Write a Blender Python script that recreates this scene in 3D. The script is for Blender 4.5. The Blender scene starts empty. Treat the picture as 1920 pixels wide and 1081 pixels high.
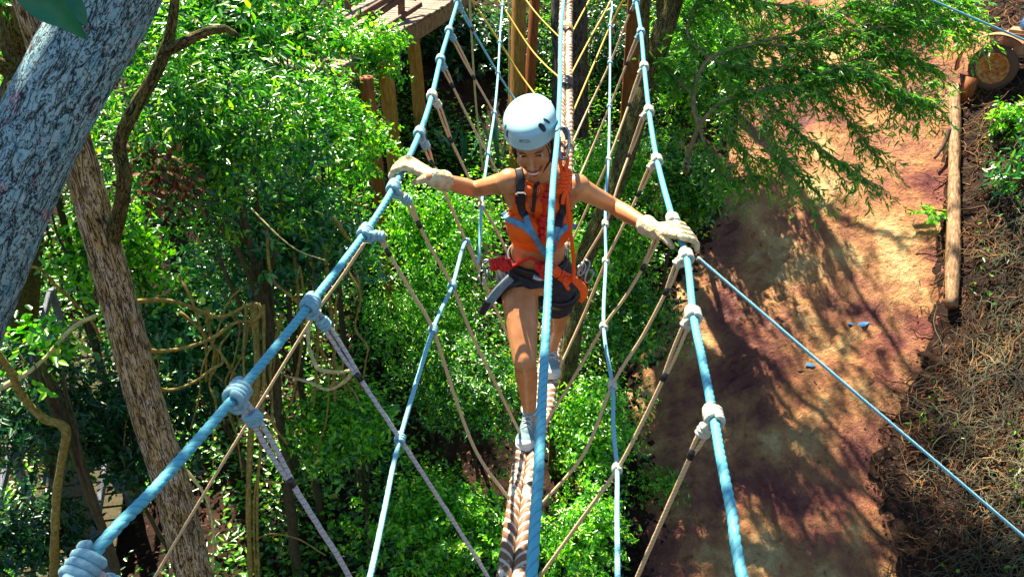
import bpy, bmesh, math, random
import numpy as np
from mathutils import Vector, Matrix
from mathutils.bvhtree import BVHTree

# ------------------------------------------------------------------ camera, world, sun
SC = bpy.context.scene
COL = SC.collection
H = 8.0                      # camera height above the lowest ground
PITCH = math.radians(30)
FPX = 1600.0                 # focal length in photograph pixels (1920 wide)
cam_d = bpy.data.cameras.new('camera'); cam = bpy.data.objects.new('camera', cam_d); COL.objects.link(cam)
cam_d.sensor_width = 36; cam_d.lens = 30; cam_d.clip_start = 0.05; cam_d.clip_end = 500
cam.location = (0, 0, H); cam.rotation_euler = (math.radians(90) - PITCH, 0, 0)
SC.camera = cam
SUN_DIR = Vector((-0.24, 0.50, 0.82)).normalized()      # towards the sun
elev = math.asin(SUN_DIR.z); azim = math.atan2(SUN_DIR.x, SUN_DIR.y)
w = bpy.data.worlds.new('World'); SC.world = w; w.use_nodes = True
wn = w.node_tree.nodes; bg = wn['Background']
sky = wn.new('ShaderNodeTexSky'); sky.sky_type = 'NISHITA'; sky.sun_disc = False
sky.sun_elevation = elev; sky.sun_rotation = azim; sky.ozone_density = 4.0; sky.air_density = 1.3; sky.dust_density = 0.3
w.node_tree.links.new(sky.outputs[0], bg.inputs[0]); bg.inputs[1].default_value = 0.05
sun_d = bpy.data.lights.new('sun', 'SUN'); sun_d.energy = 5.0; sun_d.angle = math.radians(0.53); sun_d.color = (1.0, 0.90, 0.70)
sun = bpy.data.objects.new('sun', sun_d); COL.objects.link(sun)
sun.rotation_euler = SUN_DIR.to_track_quat('Z', 'Y').to_euler(); sun.location = (-10, 14, 30)
SC.view_settings.view_transform = 'Standard'; SC.view_settings.look = 'None'
SC.view_settings.exposure = 2.0; SC.view_settings.gamma = 1.0
SC.cycles.max_bounces = 6; SC.cycles.transparent_max_bounces = 4; SC.cycles.transmission_bounces = 3
SC.cycles.use_denoising = True

rng = np.random.default_rng(7)
random.seed(7)

# ------------------------------------------------------------------ helpers
def ray(px, py):
    """direction (world) through photograph pixel, y component 1"""
    a = (px - 960.0) / FPX; b = (540.5 - py) / FPX
    d = Vector((a, math.cos(PITCH) + b * math.sin(PITCH), -math.sin(PITCH) + b * math.cos(PITCH)))
    return d / d.y
def at(px, py, Y):
    d = ray(px, py); return Vector((d.x * Y, Y, H + d.z * Y))
_ys = [-80, 3, 6, 7.5, 9, 11, 13, 15, 17, 20, 26, 40, 120]
_zs = [-3, -.5, -.1, .15, .65, 1.65, 2.8, 3.7, 4.4, 5.4, 7.2, 9.5, 14]
def gz(x, y):
    x = np.asarray(x, float); y = np.asarray(y, float)
    z = (np.interp(y - .6, _ys, _zs) + np.interp(y, _ys, _zs) + np.interp(y + .6, _ys, _zs)) / 3
    xr = 4.6 + 0.19 * (y - 7)                       # bank on the right of the path
    t = np.clip((x - xr) / 3.0, 0, 1); z = z + 1.5 * t * t * (3 - 2 * t)
    tl = np.clip((-x - 1.0) / 5.0, 0, 1); z = z + 0.5 * tl
    z = z + .10 * np.sin(x * 1.3 + 1.7 * np.sin(y * .6)) * np.sin(y * 1.1 + .4) * np.clip(1.6 - np.abs(x - 3.2) * 0 , 0, 1)
    return z
def ground(px, py, up=0.0):
    d = ray(px, py); Y = 3.0
    while Y < 60:
        p = Vector((d.x * Y, Y, H + d.z * Y))
        if p.z < float(gz(p.x, p.y)) + up: return p
        Y += 0.03
    return p
def tag(o, label=None, cat=None, group=None, kind=None):
    if label: o['label'] = label
    if cat: o['category'] = cat
    if group: o['group'] = group
    if kind: o['kind'] = kind
    return o
def empty(name, loc=(0, 0, 0), **k):
    o = bpy.data.objects.new(name, None); o.location = loc; o.empty_display_size = .1; COL.objects.link(o)
    return tag(o, **k)
def parent(o, p):
    if p is not None:
        o.parent = p
        o.matrix_parent_inverse = Matrix.Translation(-Vector(p.location))
    return o
def spline(pts, step=None, n=None, extra=None):
    """Catmull-Rom through pts; extra = per point scalar arrays"""
    P = [np.array(p, float) for p in pts]
    E = [np.array(e, float) for e in (extra or [])]
    Q = [np.concatenate([p, [e[i] for e in E]]) for i, p in enumerate(P)]
    if len(Q) == 2:
        L = np.linalg.norm(P[1] - P[0]); m = n or max(2, int(L / (step or .1)) + 1)
        out = np.array([Q[0] + (Q[1] - Q[0]) * t for t in np.linspace(0, 1, m)])
        return out
    Q = [2 * Q[0] - Q[1]] + Q + [2 * Q[-1] - Q[-2]]
    out = []
    for i in range(1, len(Q) - 2):
        L = np.linalg.norm(Q[i + 1][:3] - Q[i][:3]); m = max(1, int(math.ceil(L / step))) if step else n
        p0, p1, p2, p3 = Q[i - 1], Q[i], Q[i + 1], Q[i + 2]
        for k in range(m):
            t = k / m
            out.append(.5 * ((2 * p1) + (-p0 + p2) * t + (2 * p0 - 5 * p1 + 4 * p2 - p3) * t * t + (-p0 + 3 * p1 - 3 * p2 + p3) * t ** 3))
    out.append(Q[-2])
    return np.array(out)

class MB:
    """collects geometry for ONE mesh object"""
    def __init__(s): s.v = []; s.f = []; s.tc = []; s.n = 0; s.mi = []
    def add(s, V, F, tc=None, mi=0):
        V = np.asarray(V, float); s.v.append(V); s.tc.append(V if tc is None else np.asarray(tc, float))
        s.f += [tuple(i + s.n for i in f) for f in F]; s.mi += [mi] * len(F); s.n += len(V); return s
    def tube(s, P, R, seg=8, lobes=0, pitch=.1, amp=.15, caps=True, rough=0, flat=1.0, up=None, v0=0, mi=0, closed=False):
        P = np.asarray(P, float)[:, :3]; n = len(P)
        R = np.full(n, R, float) if np.isscalar(R) else np.asarray(R, float)
        T = np.gradient(P, axis=0); T /= np.linalg.norm(T, axis=1)[:, None] + 1e-12
        S = np.concatenate([[0], np.cumsum(np.linalg.norm(np.diff(P, axis=0), axis=1))]) + v0
        a = np.array(up, float) if up is not None else (np.array([0, 0, 1.]) if abs(T[0][2]) < .9 else np.array([1., 0, 0]))
        N = np.zeros((n, 3)); 
        for i in range(n):
            if up is not None: a = np.array(up, float)
            a = a - T[i] * a.dot(T[i]); a /= np.linalg.norm(a) + 1e-12; N[i] = a
        B = np.cross(T, N)
        th = np.arange(seg) * 2 * math.pi / seg
        rr = np.ones((n, seg)) * R[:, None]
        if lobes:
            ph = th[None, :] * lobes / 2 - S[:, None] * math.pi * lobes / pitch
            rr = rr * (1 - amp + amp * 1.25 * np.abs(np.cos(ph)))
        if rough: 
            k = rng.normal(0, 1, (n, seg)); k = (k + np.roll(k, 1, 1) + np.roll(k, 1, 0)) / 1.7
            rr = rr * (1 + rough * k)
        V = P[:, None, :] + rr[..., None] * (np.cos(th)[None, :, None] * N[:, None, :] * flat + np.sin(th)[None, :, None] * B[:, None, :])
        tc = np.stack([np.cos(th)[None, :] * R[:, None], np.sin(th)[None, :] * R[:, None], np.repeat(S[:, None], seg, 1)], -1)
        V = V.reshape(-1, 3); tc = tc.reshape(-1, 3); F = []
        for i in range(n - 1):
            for j in range(seg):
                k = (j + 1) % seg; F.append((i * seg + j, i * seg + k, (i + 1) * seg + k, (i + 1) * seg + j))
        if closed:
            for j in range(seg):
                k = (j + 1) % seg; F.append(((n - 1) * seg + j, (n - 1) * seg + k, k, j))
        elif caps:
            F.append(tuple(range(seg))[::-1]); F.append(tuple((n - 1) * seg + j for j in range(seg)))
        return s.add(V, F, tc, mi)
    def coil(s, c, axis, R, r, turns, pitch, seg=6, phase=0, steps=14, wob=0.0):
        axis = np.array(axis, float); axis /= np.linalg.norm(axis)
        a = np.array([0, 0, 1.]) if abs(axis[2]) < .9 else np.array([1., 0, 0])
        a = a - axis * a.dot(axis); a /= np.linalg.norm(a); b = np.cross(axis, a)
        m = max(4, int(turns * steps)); t = np.linspace(0, turns, m + 1)
        ang = t * 2 * math.pi + phase; w_ = 1 + wob * np.sin(t * 5.1 + phase)
        P = np.array(c, float) + axis * ((t - turns / 2) * pitch)[:, None] + (a[None] * np.cos(ang)[:, None] + b[None] * np.sin(ang)[:, None]) * R * w_[:, None]
        return s.tube(P, r, seg)
    def ell(s, c, r, M=None, seg=20, rings=14, mi=0):
        th = np.linspace(0, math.pi, rings + 1)[1:-1]; ph = np.arange(seg) * 2 * math.pi / seg
        V = [(0, 0, 1)] + [(math.sin(t) * math.cos(p), math.sin(t) * math.sin(p), math.cos(t)) for t in th for p in ph] + [(0, 0, -1)]
        V = np.array(V) * np.array(r, float)
        if M is not None: V = V @ np.array(M, float).T
        V = V + np.array(c, float); F = []; R_ = rings - 1
        for j in range(seg): F.append((0, 1 + j, 1 + (j + 1) % seg)); F.append((len(V) - 1, 1 + (R_ - 1) * seg + (j + 1) % seg, 1 + (R_ - 1) * seg + j))
        for i in range(R_ - 1):
            for j in range(seg):
                k = (j + 1) % seg; F.append((1 + i * seg + j, 1 + (i + 1) * seg + j, 1 + (i + 1) * seg + k, 1 + i * seg + k))
        return s.add(V, F, None, mi)
    def cap(s, p, q, r0, r1, seg=14):
        """tapered capsule"""
        p = np.array(p, float); q = np.array(q, float)
        s.tube([p, q], [r0, r1], seg); s.ell(p, (r0,) * 3, seg=seg, rings=8); s.ell(q, (r1,) * 3, seg=seg, rings=8); return s
    def box(s, c, size, M=None, mi=0, bev=0.0):
        x, y, z = np.array(size, float) / 2; b = min(bev, x, y, z)
        if b <= 0:
            V = np.array([(i, j, k) for i in (-x, x) for j in (-y, y) for k in (-z, z)])
            F = [(0, 1, 3, 2), (4, 6, 7, 5), (0, 4, 5, 1), (2, 3, 7, 6), (0, 2, 6, 4), (1, 5, 7, 3)]
        else:
            bm = bmesh.new(); bmesh.ops.create_cube(bm, size=1)
            for v in bm.verts: v.co = Vector((v.co.x * 2 * x, v.co.y * 2 * y, v.co.z * 2 * z))
            bmesh.ops.bevel(bm, geom=bm.edges[:], offset=b, segments=2, affect='EDGES')
            bm.verts.index_update(); V = np.array([v.co[:] for v in bm.verts]); F = [tuple(v.index for v in f.verts) for f in bm.faces]; bm.free()
        tc = V.copy()
        if M is not None: V = V @ np.array(M, float).T
        return s.add(V + np.array(c, float), F, tc, mi)
    def build(s, name, mats, par=None, smooth=True, loc=None, **k):
        me = bpy.data.meshes.new(name)
        V = np.concatenate(s.v); loc = np.zeros(3) if loc is None else np.array(loc, float)
        me.from_pydata((V - loc).tolist(), [], s.f)
        a = me.attributes.new('tc', 'FLOAT_VECTOR', 'POINT'); a.data.foreach_set('vector', np.concatenate(s.tc).astype(np.float32).ravel())
        for m in (mats if isinstance(mats, (list, tuple)) else [mats]): me.materials.append(m)
        me.polygons.foreach_set('material_index', s.mi)
        me.polygons.foreach_set('use_smooth', [smooth] * len(s.f)); me.update()
        o = bpy.data.objects.new(name, me); o.location = loc; COL.objects.link(o); parent(o, par); return tag(o, **k)

def leaf_mesh(name, P, D, N, L, W, mat, fold=.25, par=None, loc=None, droop=.15, **k):
    """P base points, D leaf directions, N leaf normals, L lengths, W widths -> one mesh of folded leaves (6 verts each)"""
    n = len(P); D = D / (np.linalg.norm(D, axis=1)[:, None] + 1e-9)
    N = N - D * (N * D).sum(1)[:, None]; N /= np.linalg.norm(N, axis=1)[:, None] + 1e-9
    S = np.cross(D, N); L = L[:, None]; W = W[:, None] * .5
    V = np.stack([P, P + D * L * .33 + S * W + N * W * fold, P + D * L * .7 + S * W * .75 + N * (W * fold - L * droop * .4), P + D * L - N * L * droop,
                  P + D * L * .7 - S * W * .75 + N * (W * fold - L * droop * .4), P + D * L * .33 - S * W + N * W * fold], 1).reshape(-1, 3)
    loc = np.zeros(3) if loc is None else np.array(loc, float); V = V - loc
    me = bpy.data.meshes.new(name); me.vertices.add(n * 6); me.vertices.foreach_set('co', V.astype(np.float32).ravel())
    q = np.array([[0, 1, 2, 3], [0, 3, 4, 5]]); idx = (np.arange(n)[:, None, None] * 6 + q[None]).reshape(-1)
    me.loops.add(n * 8); me.loops.foreach_set('vertex_index', idx.astype(np.int32))
    me.polygons.add(n * 2); me.polygons.foreach_set('loop_start', np.arange(n * 2, dtype=np.int32) * 4)
    me.update(calc_edges=True)
    a = me.attributes.new('rnd', 'FLOAT', 'POINT'); a.data.foreach_set('value', np.repeat(rng.random(n), 6).astype(np.float32))
    me.materials.append(mat)
    o = bpy.data.objects.new(name, me); o.location = loc; COL.objects.link(o); parent(o, par); return tag(o, **k)

# ------------------------------------------------------------------ materials
def mat(name, col, rough=.6, spec=.3, metal=0, build=None, trans=None):
    m = bpy.data.materials.new(name); m.use_nodes = True; nt = m.node_tree; b = nt.nodes['Principled BSDF']
    b.inputs['Base Color'].default_value = (*col, 1); b.inputs['Roughness'].default_value = rough
    b.inputs['Specular IOR Level'].default_value = spec; b.inputs['Metallic'].default_value = metal
    if build: build(nt, b)
    return m
def nd(nt, typ, ins=None, **props):
    n = nt.nodes.new(typ)
    for k, v in props.items(): setattr(n, k, v)
    for k, v in (ins or {}).items():
        if isinstance(v, bpy.types.NodeSocket): nt.links.new(v, n.inputs[k])
        else: n.inputs[k].default_value = v
    return n
def ramp(nt, fac, stops, interp='LINEAR'):
    r = nt.nodes.new('ShaderNodeValToRGB'); r.color_ramp.interpolation = interp; e = r.color_ramp.elements
    while len(e) > 1: e.remove(e[-1])
    e[0].position = stops[0][0]; e[0].color = (*stops[0][1], 1)
    for p, c in stops[1:]: x = e.new(p); x.color = (*c, 1)
    nt.links.new(fac, r.inputs[0]); return r
def tcn(nt, scale=(1, 1, 1), attr='tc'):
    a = nd(nt, 'ShaderNodeAttribute', attribute_name=attr) if attr else nd(nt, 'ShaderNodeTexCoord')
    mp = nd(nt, 'ShaderNodeMapping', {'Scale': scale}); nt.links.new(a.outputs['Vector' if attr else 'Object'], mp.inputs[0]); return mp.outputs[0]
def noise(nt, vec, scale, detail=4, rough=.6, dist=0):
    return nd(nt, 'ShaderNodeTexNoise', {'Vector': vec, 'Scale': scale, 'Detail': detail, 'Roughness': rough, 'Distortion': dist}).outputs['Fac']
def bump(nt, b, h, strength=.5, dist=.01):
    n = nd(nt, 'ShaderNodeBump', {'Height': h, 'Strength': strength, 'Distance': dist}); nt.links.new(n.outputs[0], b.inputs['Normal'])
def noisy(name, stops, scale=6, sc=(1, 1, 1), rough=.7, bs=.4, bd=.01, attr='tc', detail=5, spec=.3, bscale=None, metal=0):
    def f(nt, b):
        v = tcn(nt, sc, attr); n = noise(nt, v, scale, detail); r = ramp(nt, n, stops); nt.links.new(r.outputs[0], b.inputs['Base Color'])
        if bs: bump(nt, b, noise(nt, v, bscale or scale * 3, 4), bs, bd)
    return mat(name, (.5, .5, .5), rough, spec, metal, f)

def leaf_mat(name, stops, rough=.36, spec=.6, tr=.35, trcol=None):
    """stops over a per-leaf random value: natural leaf-to-leaf difference, spread wider to mimic lit and shaded leaves"""
    m = bpy.data.materials.new(name); m.use_nodes = True; nt = m.node_tree; b = nt.nodes['Principled BSDF']; out = nt.nodes['Material Output']
    a = nd(nt, 'ShaderNodeAttribute', attribute_name='rnd'); r = ramp(nt, a.outputs['Fac'], stops); nt.links.new(r.outputs[0], b.inputs['Base Color'])
    b.inputs['Roughness'].default_value = rough; b.inputs['Specular IOR Level'].default_value = spec
    mx = nd(nt, 'ShaderNodeMix', data_type='RGBA', blend_type='MULTIPLY'); mx.inputs['Factor'].default_value = 1
    nt.links.new(r.outputs[0], mx.inputs[6]); mx.inputs[7].default_value = (*(trcol or (2.2, 2.4, .5)), 1)
    t = nd(nt, 'ShaderNodeBsdfTranslucent'); nt.links.new(mx.outputs[2], t.inputs[0])
    ms = nd(nt, 'ShaderNodeMixShader', {0: tr}); nt.links.new(b.outputs[0], ms.inputs[1]); nt.links.new(t.outputs[0], ms.inputs[2]); nt.links.new(ms.outputs[0], out.inputs[0])
    return m

def bark(name, stops, sc=(30, 30, 7), bd=.02, deep=(.06, .05, .045)):
    """irregular cracked bark: ridged noise stretched along the trunk"""
    def f(nt, b):
        v = tcn(nt, sc); n2 = noise(nt, tcn(nt, (6, 6, 4)), 2.5, 6, .65); r = ramp(nt, n2, stops)
        def ridge(scale, wd, dist, vec):
            n = noise(nt, vec, scale, 3, .55, dist); a = nd(nt, 'ShaderNodeMath', {0: n, 1: .5}, operation='SUBTRACT'); a = nd(nt, 'ShaderNodeMath', {0: a.outputs[0]}, operation='ABSOLUTE')
            m = nd(nt, 'ShaderNodeMapRange', {'Value': a.outputs[0], 'From Min': 0.0, 'From Max': wd}, interpolation_type='SMOOTHSTEP'); return m.outputs[0]
        r1 = ridge(.55, .055, .9, v); r2 = ridge(1.3, .05, .5, tcn(nt, (sc[0], sc[1], sc[2] * 1.9)))
        mn = nd(nt, 'ShaderNodeMath', {0: r1, 1: r2}, operation='MULTIPLY'); mm = nd(nt, 'ShaderNodeMath', {0: mn.outputs[0], 1: noise(nt, v, 3.0, 5, .75)}, operation='MULTIPLY_ADD'); mm.inputs[2].default_value = 0
        fine = noise(nt, v, 2.6, 6, .8); cr = ramp(nt, mn.outputs[0], [(0, deep), (.30, (.50, .48, .48)), (.65, (1, 1, 1))])
        fr = ramp(nt, fine, [(.3, (.58, .56, .55)), (.5, (1, 1, 1))])
        mx = nd(nt, 'ShaderNodeMix', data_type='RGBA', blend_type='MULTIPLY'); mx.inputs['Factor'].default_value = 1
        nt.links.new(r.outputs[0], mx.inputs[6]); nt.links.new(cr.outputs[0], mx.inputs[7])
        m2 = nd(nt, 'ShaderNodeMix', data_type='RGBA', blend_type='MULTIPLY'); m2.inputs['Factor'].default_value = .8
        nt.links.new(mx.outputs[2], m2.inputs[6]); nt.links.new(fr.outputs[0], m2.inputs[7]); nt.links.new(m2.outputs[2], b.inputs['Base Color'])
        ad = nd(nt, 'ShaderNodeMath', {0: mn.outputs[0], 1: fine}, operation='ADD'); bump(nt, b, ad.outputs[0], 1.0, bd)
    return mat(name, (.3, .25, .2), .85, .2, 0, f)
# ------------------------------------------------------------------ setting materials
def _soil(nt, b):
    v = tcn(nt, (1, 1, 1), None); n = noise(nt, v, 3.0, 8, .7); r = ramp(nt, n, [(.25, (.010, .006, .005)), (.5, (.030, .016, .011)), (.75, (.08, .038, .022))])
    nt.links.new(r.outputs[0], b.inputs['Base Color']); bump(nt, b, noise(nt, v, 14, 6, .75), .8, .08)
M_soil = mat('soil', (.05, .03, .02), .9, .15, 0, _soil)
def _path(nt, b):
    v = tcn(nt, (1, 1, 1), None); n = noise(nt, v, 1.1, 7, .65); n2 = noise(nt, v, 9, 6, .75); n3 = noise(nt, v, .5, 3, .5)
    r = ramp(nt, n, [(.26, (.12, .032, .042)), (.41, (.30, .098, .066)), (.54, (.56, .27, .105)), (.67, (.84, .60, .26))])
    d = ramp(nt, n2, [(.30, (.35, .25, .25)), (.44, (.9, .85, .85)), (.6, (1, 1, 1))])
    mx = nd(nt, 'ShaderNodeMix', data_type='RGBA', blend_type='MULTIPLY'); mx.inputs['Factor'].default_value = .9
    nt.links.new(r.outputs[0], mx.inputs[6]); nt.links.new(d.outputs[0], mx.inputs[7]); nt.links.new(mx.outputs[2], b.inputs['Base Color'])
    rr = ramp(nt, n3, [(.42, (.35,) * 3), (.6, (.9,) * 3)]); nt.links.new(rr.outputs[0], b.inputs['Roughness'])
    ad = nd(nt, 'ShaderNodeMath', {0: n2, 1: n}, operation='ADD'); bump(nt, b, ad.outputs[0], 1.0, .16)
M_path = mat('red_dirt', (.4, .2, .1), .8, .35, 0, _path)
M_puddle = mat('sky_tinted_water', (.05, .20, .42), .08, .9)  # blue of the reflected sky is put into the base colour

# ------------------------------------------------------------------ terrain
def grid_mesh(name, xs, ys, zf, m, **k):
    X, Y = np.meshgrid(xs, ys); Z = zf(X, Y); V = np.stack([X, Y, Z], -1).reshape(-1, 3)
    nx = len(xs); F = [(j * nx + i, j * nx + i + 1, (j + 1) * nx + i + 1, (j + 1) * nx + i) for j in range(len(ys) - 1) for i in range(nx - 1)]
    mb = MB(); mb.add(V, F); return mb.build(name, m, None, **k)
xs = np.concatenate([np.linspace(-150, -14, 18)[:-1], np.arange(-14, 16, .22), np.linspace(16, 150, 18)])
ys = np.concatenate([np.linspace(-60, 2, 14)[:-1], np.arange(2, 24, .22), np.linspace(24, 160, 20)])
def _gn(X, Y):
    return gz(X, Y) + np.where(np.abs(X) < 16, rng.normal(0, .02, X.shape), 0)
grid_mesh('ground', xs, ys, _gn, M_soil, kind='structure')

# dirt path: edges traced on the ground, lofted across the slope
Lpx = [(1150, 1300), (1190, 1081), (1200, 960), (1185, 860), (1170, 760), (1200, 660), (1255, 560), (1300, 470), (1335, 390), (1370, 300), (1385, 200), (1395, 130), (1385, 60), (1360, 5), (1340, -60)]
Rpx = [(1720, 1300), (1690, 1081), (1668, 960), (1650, 860), (1690, 760), (1750, 660), (1772, 560), (1778, 470), (1780, 390), (1782, 300), (1790, 220), (1840, 160), (1860, 80), (1800, 5), (1760, -60)]
Lw = spline([ground(*p) for p in Lpx], n=8); Rw = spline([ground(*p) for p in Rpx], n=8)
NW = 44; V = []
for a, b_ in zip(Lw, Rw):
    for j in range(NW + 1):
        t = j / NW; p = a[:3] * (1 - t) + b_[:3] * t
        e = min(t, 1 - t) * 6; e = min(1, e)
        rut = -.05 * math.exp(-((t - .3) / .08) ** 2) - .05 * math.exp(-((t - .62) / .08) ** 2)
        V.append((p[0] + rng.normal(0, .05) * (1 if j in (0, NW) else 0), p[1], float(gz(p[0], p[1])) + (.10 + rut + rng.normal(0, .020)) * e - .02 * (1 - e) + .012))
F = [(i * (NW + 1) + j, i * (NW + 1) + j + 1, (i + 1) * (NW + 1) + j + 1, (i + 1) * (NW + 1) + j) for i in range(len(Lw) - 1) for j in range(NW)]
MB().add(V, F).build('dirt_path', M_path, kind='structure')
# puddles on the path
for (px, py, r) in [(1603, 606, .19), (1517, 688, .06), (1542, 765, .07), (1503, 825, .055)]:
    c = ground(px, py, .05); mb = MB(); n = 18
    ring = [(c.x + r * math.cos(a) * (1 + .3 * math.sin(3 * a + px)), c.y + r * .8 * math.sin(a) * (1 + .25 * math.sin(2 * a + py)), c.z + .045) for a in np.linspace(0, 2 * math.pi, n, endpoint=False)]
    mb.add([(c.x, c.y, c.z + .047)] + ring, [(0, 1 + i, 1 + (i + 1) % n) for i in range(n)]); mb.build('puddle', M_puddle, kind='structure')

# ------------------------------------------------------------------ leaf / bark materials
G = lambda *c: c
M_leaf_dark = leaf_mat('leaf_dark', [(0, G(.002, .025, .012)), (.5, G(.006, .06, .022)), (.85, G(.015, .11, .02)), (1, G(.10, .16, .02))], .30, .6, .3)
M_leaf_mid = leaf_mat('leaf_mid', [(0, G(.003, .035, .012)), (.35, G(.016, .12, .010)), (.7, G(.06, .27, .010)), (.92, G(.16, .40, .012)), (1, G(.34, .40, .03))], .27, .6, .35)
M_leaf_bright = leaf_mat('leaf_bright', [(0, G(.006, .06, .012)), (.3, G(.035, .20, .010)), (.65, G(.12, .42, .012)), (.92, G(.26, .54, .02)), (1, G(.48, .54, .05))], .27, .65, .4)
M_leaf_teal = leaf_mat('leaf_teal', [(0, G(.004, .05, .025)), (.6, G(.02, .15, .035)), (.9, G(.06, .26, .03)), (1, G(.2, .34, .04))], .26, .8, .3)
M_leaf_dry = leaf_mat('leaf_dry', [(0, G(.03, .014, .010)), (.6, G(.09, .04, .02)), (1, G(.24, .12, .06))], .7, .2, .15, (1.6, 1, .6))
M_bark_near = bark('bark_grey_blue', [(.25, G(.14, .32, .42)), (.38, G(.36, .72, .86)), (.48, G(.62, .90, .95)), (.58, G(.40, .74, .84)), (.66, G(.80, .62, .70)), (.8, G(.44, .70, .44))], (60, 60, 14), .022)
M_bark_brown = bark('bark_brown', [(.25, G(.36, .22, .05)), (.42, G(.66, .44, .18)), (.55, G(.80, .58, .34)), (.68, G(.85, .66, .48)), (.8, G(.46, .44, .08))], (52, 52, 5), .02)
M_bark_moss = bark('bark_mossy', [(.3, G(.09, .06, .02)), (.45, G(.26, .18, .06)), (.58, G(.17, .20, .035)), (.7, G(.42, .34, .18))], (60, 60, 9), .014)
M_bark_grey = bark('bark_grey', [(.3, G(.06, .05, .045)), (.5, G(.17, .14, .12)), (.7, G(.28, .25, .20))], (40, 40, 12), .015)
M_stem = noisy('dark_stem', [(.3, G(.03, .025, .012)), (.7, G(.10, .08, .035))], 5, (8, 8, 4), .85, .5, .006)
M_vine = noisy('vine', [(.3, G(.10, .07, .015)), (.55, G(.27, .20, .04)), (.8, G(.38, .34, .13))], 4, (10, 10, 8), .8, .6, .005)
M_palevine = noisy('pale_vine', [(.3, G(.30, .24, .08)), (.55, G(.55, .48, .20)), (.8, G(.7, .66, .42))], 4, (10, 10, 8), .7, .5, .004)
M_pole = noisy('peeled_pole', [(.3, G(.16, .065, .012)), (.5, G(.34, .155, .025)), (.75, G(.48, .26, .06))], 3, (14, 14, 2), .7, .5, .006)
M_redpole = noisy('red_pole', [(.3, G(.12, .03, .008)), (.6, G(.30, .09, .02)), (.8, G(.4, .15, .04))], 3, (14, 14, 2), .7, .5, .006)
M_plank = noisy('weathered_plank', [(.3, G(.10, .06, .04)), (.5, G(.24, .17, .12)), (.75, G(.40, .33, .27))], 2, (3, 30, 20), .75, .5, .004)
M_log = noisy('barrier_log', [(.3, G(.06, .03, .018)), (.45, G(.22, .115, .055)), (.6, G(.36, .22, .11)), (.75, G(.46, .34, .22))], 4, (9, 9, 2.5), .7, .6, .01)

def leaf_cloud(name, c, r, n, L, m, par=None, clump=10, wr=.42, shell=.55, seedf=1.0, up=.5, loc=None, cut=None, spread=.16, **k):
    """sprigs of leaves through an uneven crown volume"""
    c = np.array(c, float); r = np.array(r, float); ns = max(1, n // clump)
    U = rng.normal(0, 1, (ns * 2, 3)); U /= np.linalg.norm(U, axis=1)[:, None]
    rad = rng.random(ns * 2) ** shell
    ph = rng.random(3) * 6.3; f = 2.3 * seedf
    lump = 1 + .30 * np.sin(U[:, 0] * f * 1.7 + ph[0]) * np.sin(U[:, 1] * f * 1.9 + ph[1]) + .25 * np.sin(U[:, 2] * f * 2.3 + ph[2] + U[:, 0] * 3)
    S = U * (rad * lump)[:, None] * r + c
    q = np.sin(S[:, 0] * 3.1 / max(.4, L * 9) + ph[0]) + np.sin(S[:, 1] * 2.7 / max(.4, L * 9) + ph[1]) + np.sin(S[:, 2] * 3.7 / max(.4, L * 9) + ph[2])
    keep = q > -1.1 + rng.normal(0, .3, len(q))
    if cut is not None: keep &= cut(S)
    S = S[keep][:ns]; U = U[keep][:ns]; ns = len(S)
    if ns == 0: return None
    A = U * .8 + rng.normal(0, .5, (ns, 3)) + np.array([0, 0, up]); A /= np.linalg.norm(A, axis=1)[:, None]
    t = (np.arange(clump) + .5) / clump
    sl = spread * (L / .08) ** .6
    P = S[:, None, :] + A[:, None, :] * (t[None, :, None] * sl * 1.3) + rng.normal(0, sl * .10, (ns, clump, 3))
    side = rng.normal(0, 1, (ns, clump, 3)); side -= A[:, None, :] * (side * A[:, None, :]).sum(-1)[..., None]; side /= np.linalg.norm(side, axis=-1)[..., None]
    D = A[:, None, :] * .6 + side + np.array([0, 0, -.12])
    N = np.array([0, 0, 1.]) * 1.0 + A[:, None, :] * .8 + rng.normal(0, .45, (ns, clump, 3))
    ll = L * (.6 + .7 * rng.random(ns * clump))
    return leaf_mesh(name, P.reshape(-1, 3), D.reshape(-1, 3), N.reshape(-1, 3), ll, ll * wr * (.8 + .4 * rng.random(len(ll))), m, par=par, loc=loc, **k)

def limb(mb, a, b, r0, r1, seg=7, wig=.08, step=.25):
    a = np.array(a, float); b = np.array(b, float); n = max(3, int(np.linalg.norm(b - a) / step)); t = np.linspace(0, 1, n)
    P = a + (b - a) * t[:, None] + np.cumsum(rng.normal(0, wig * step, (n, 3)), 0) * np.sin(t * math.pi)[:, None]
    mb.tube(P, r0 + (r1 - r0) * t, seg, rough=.04); return P

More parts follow.
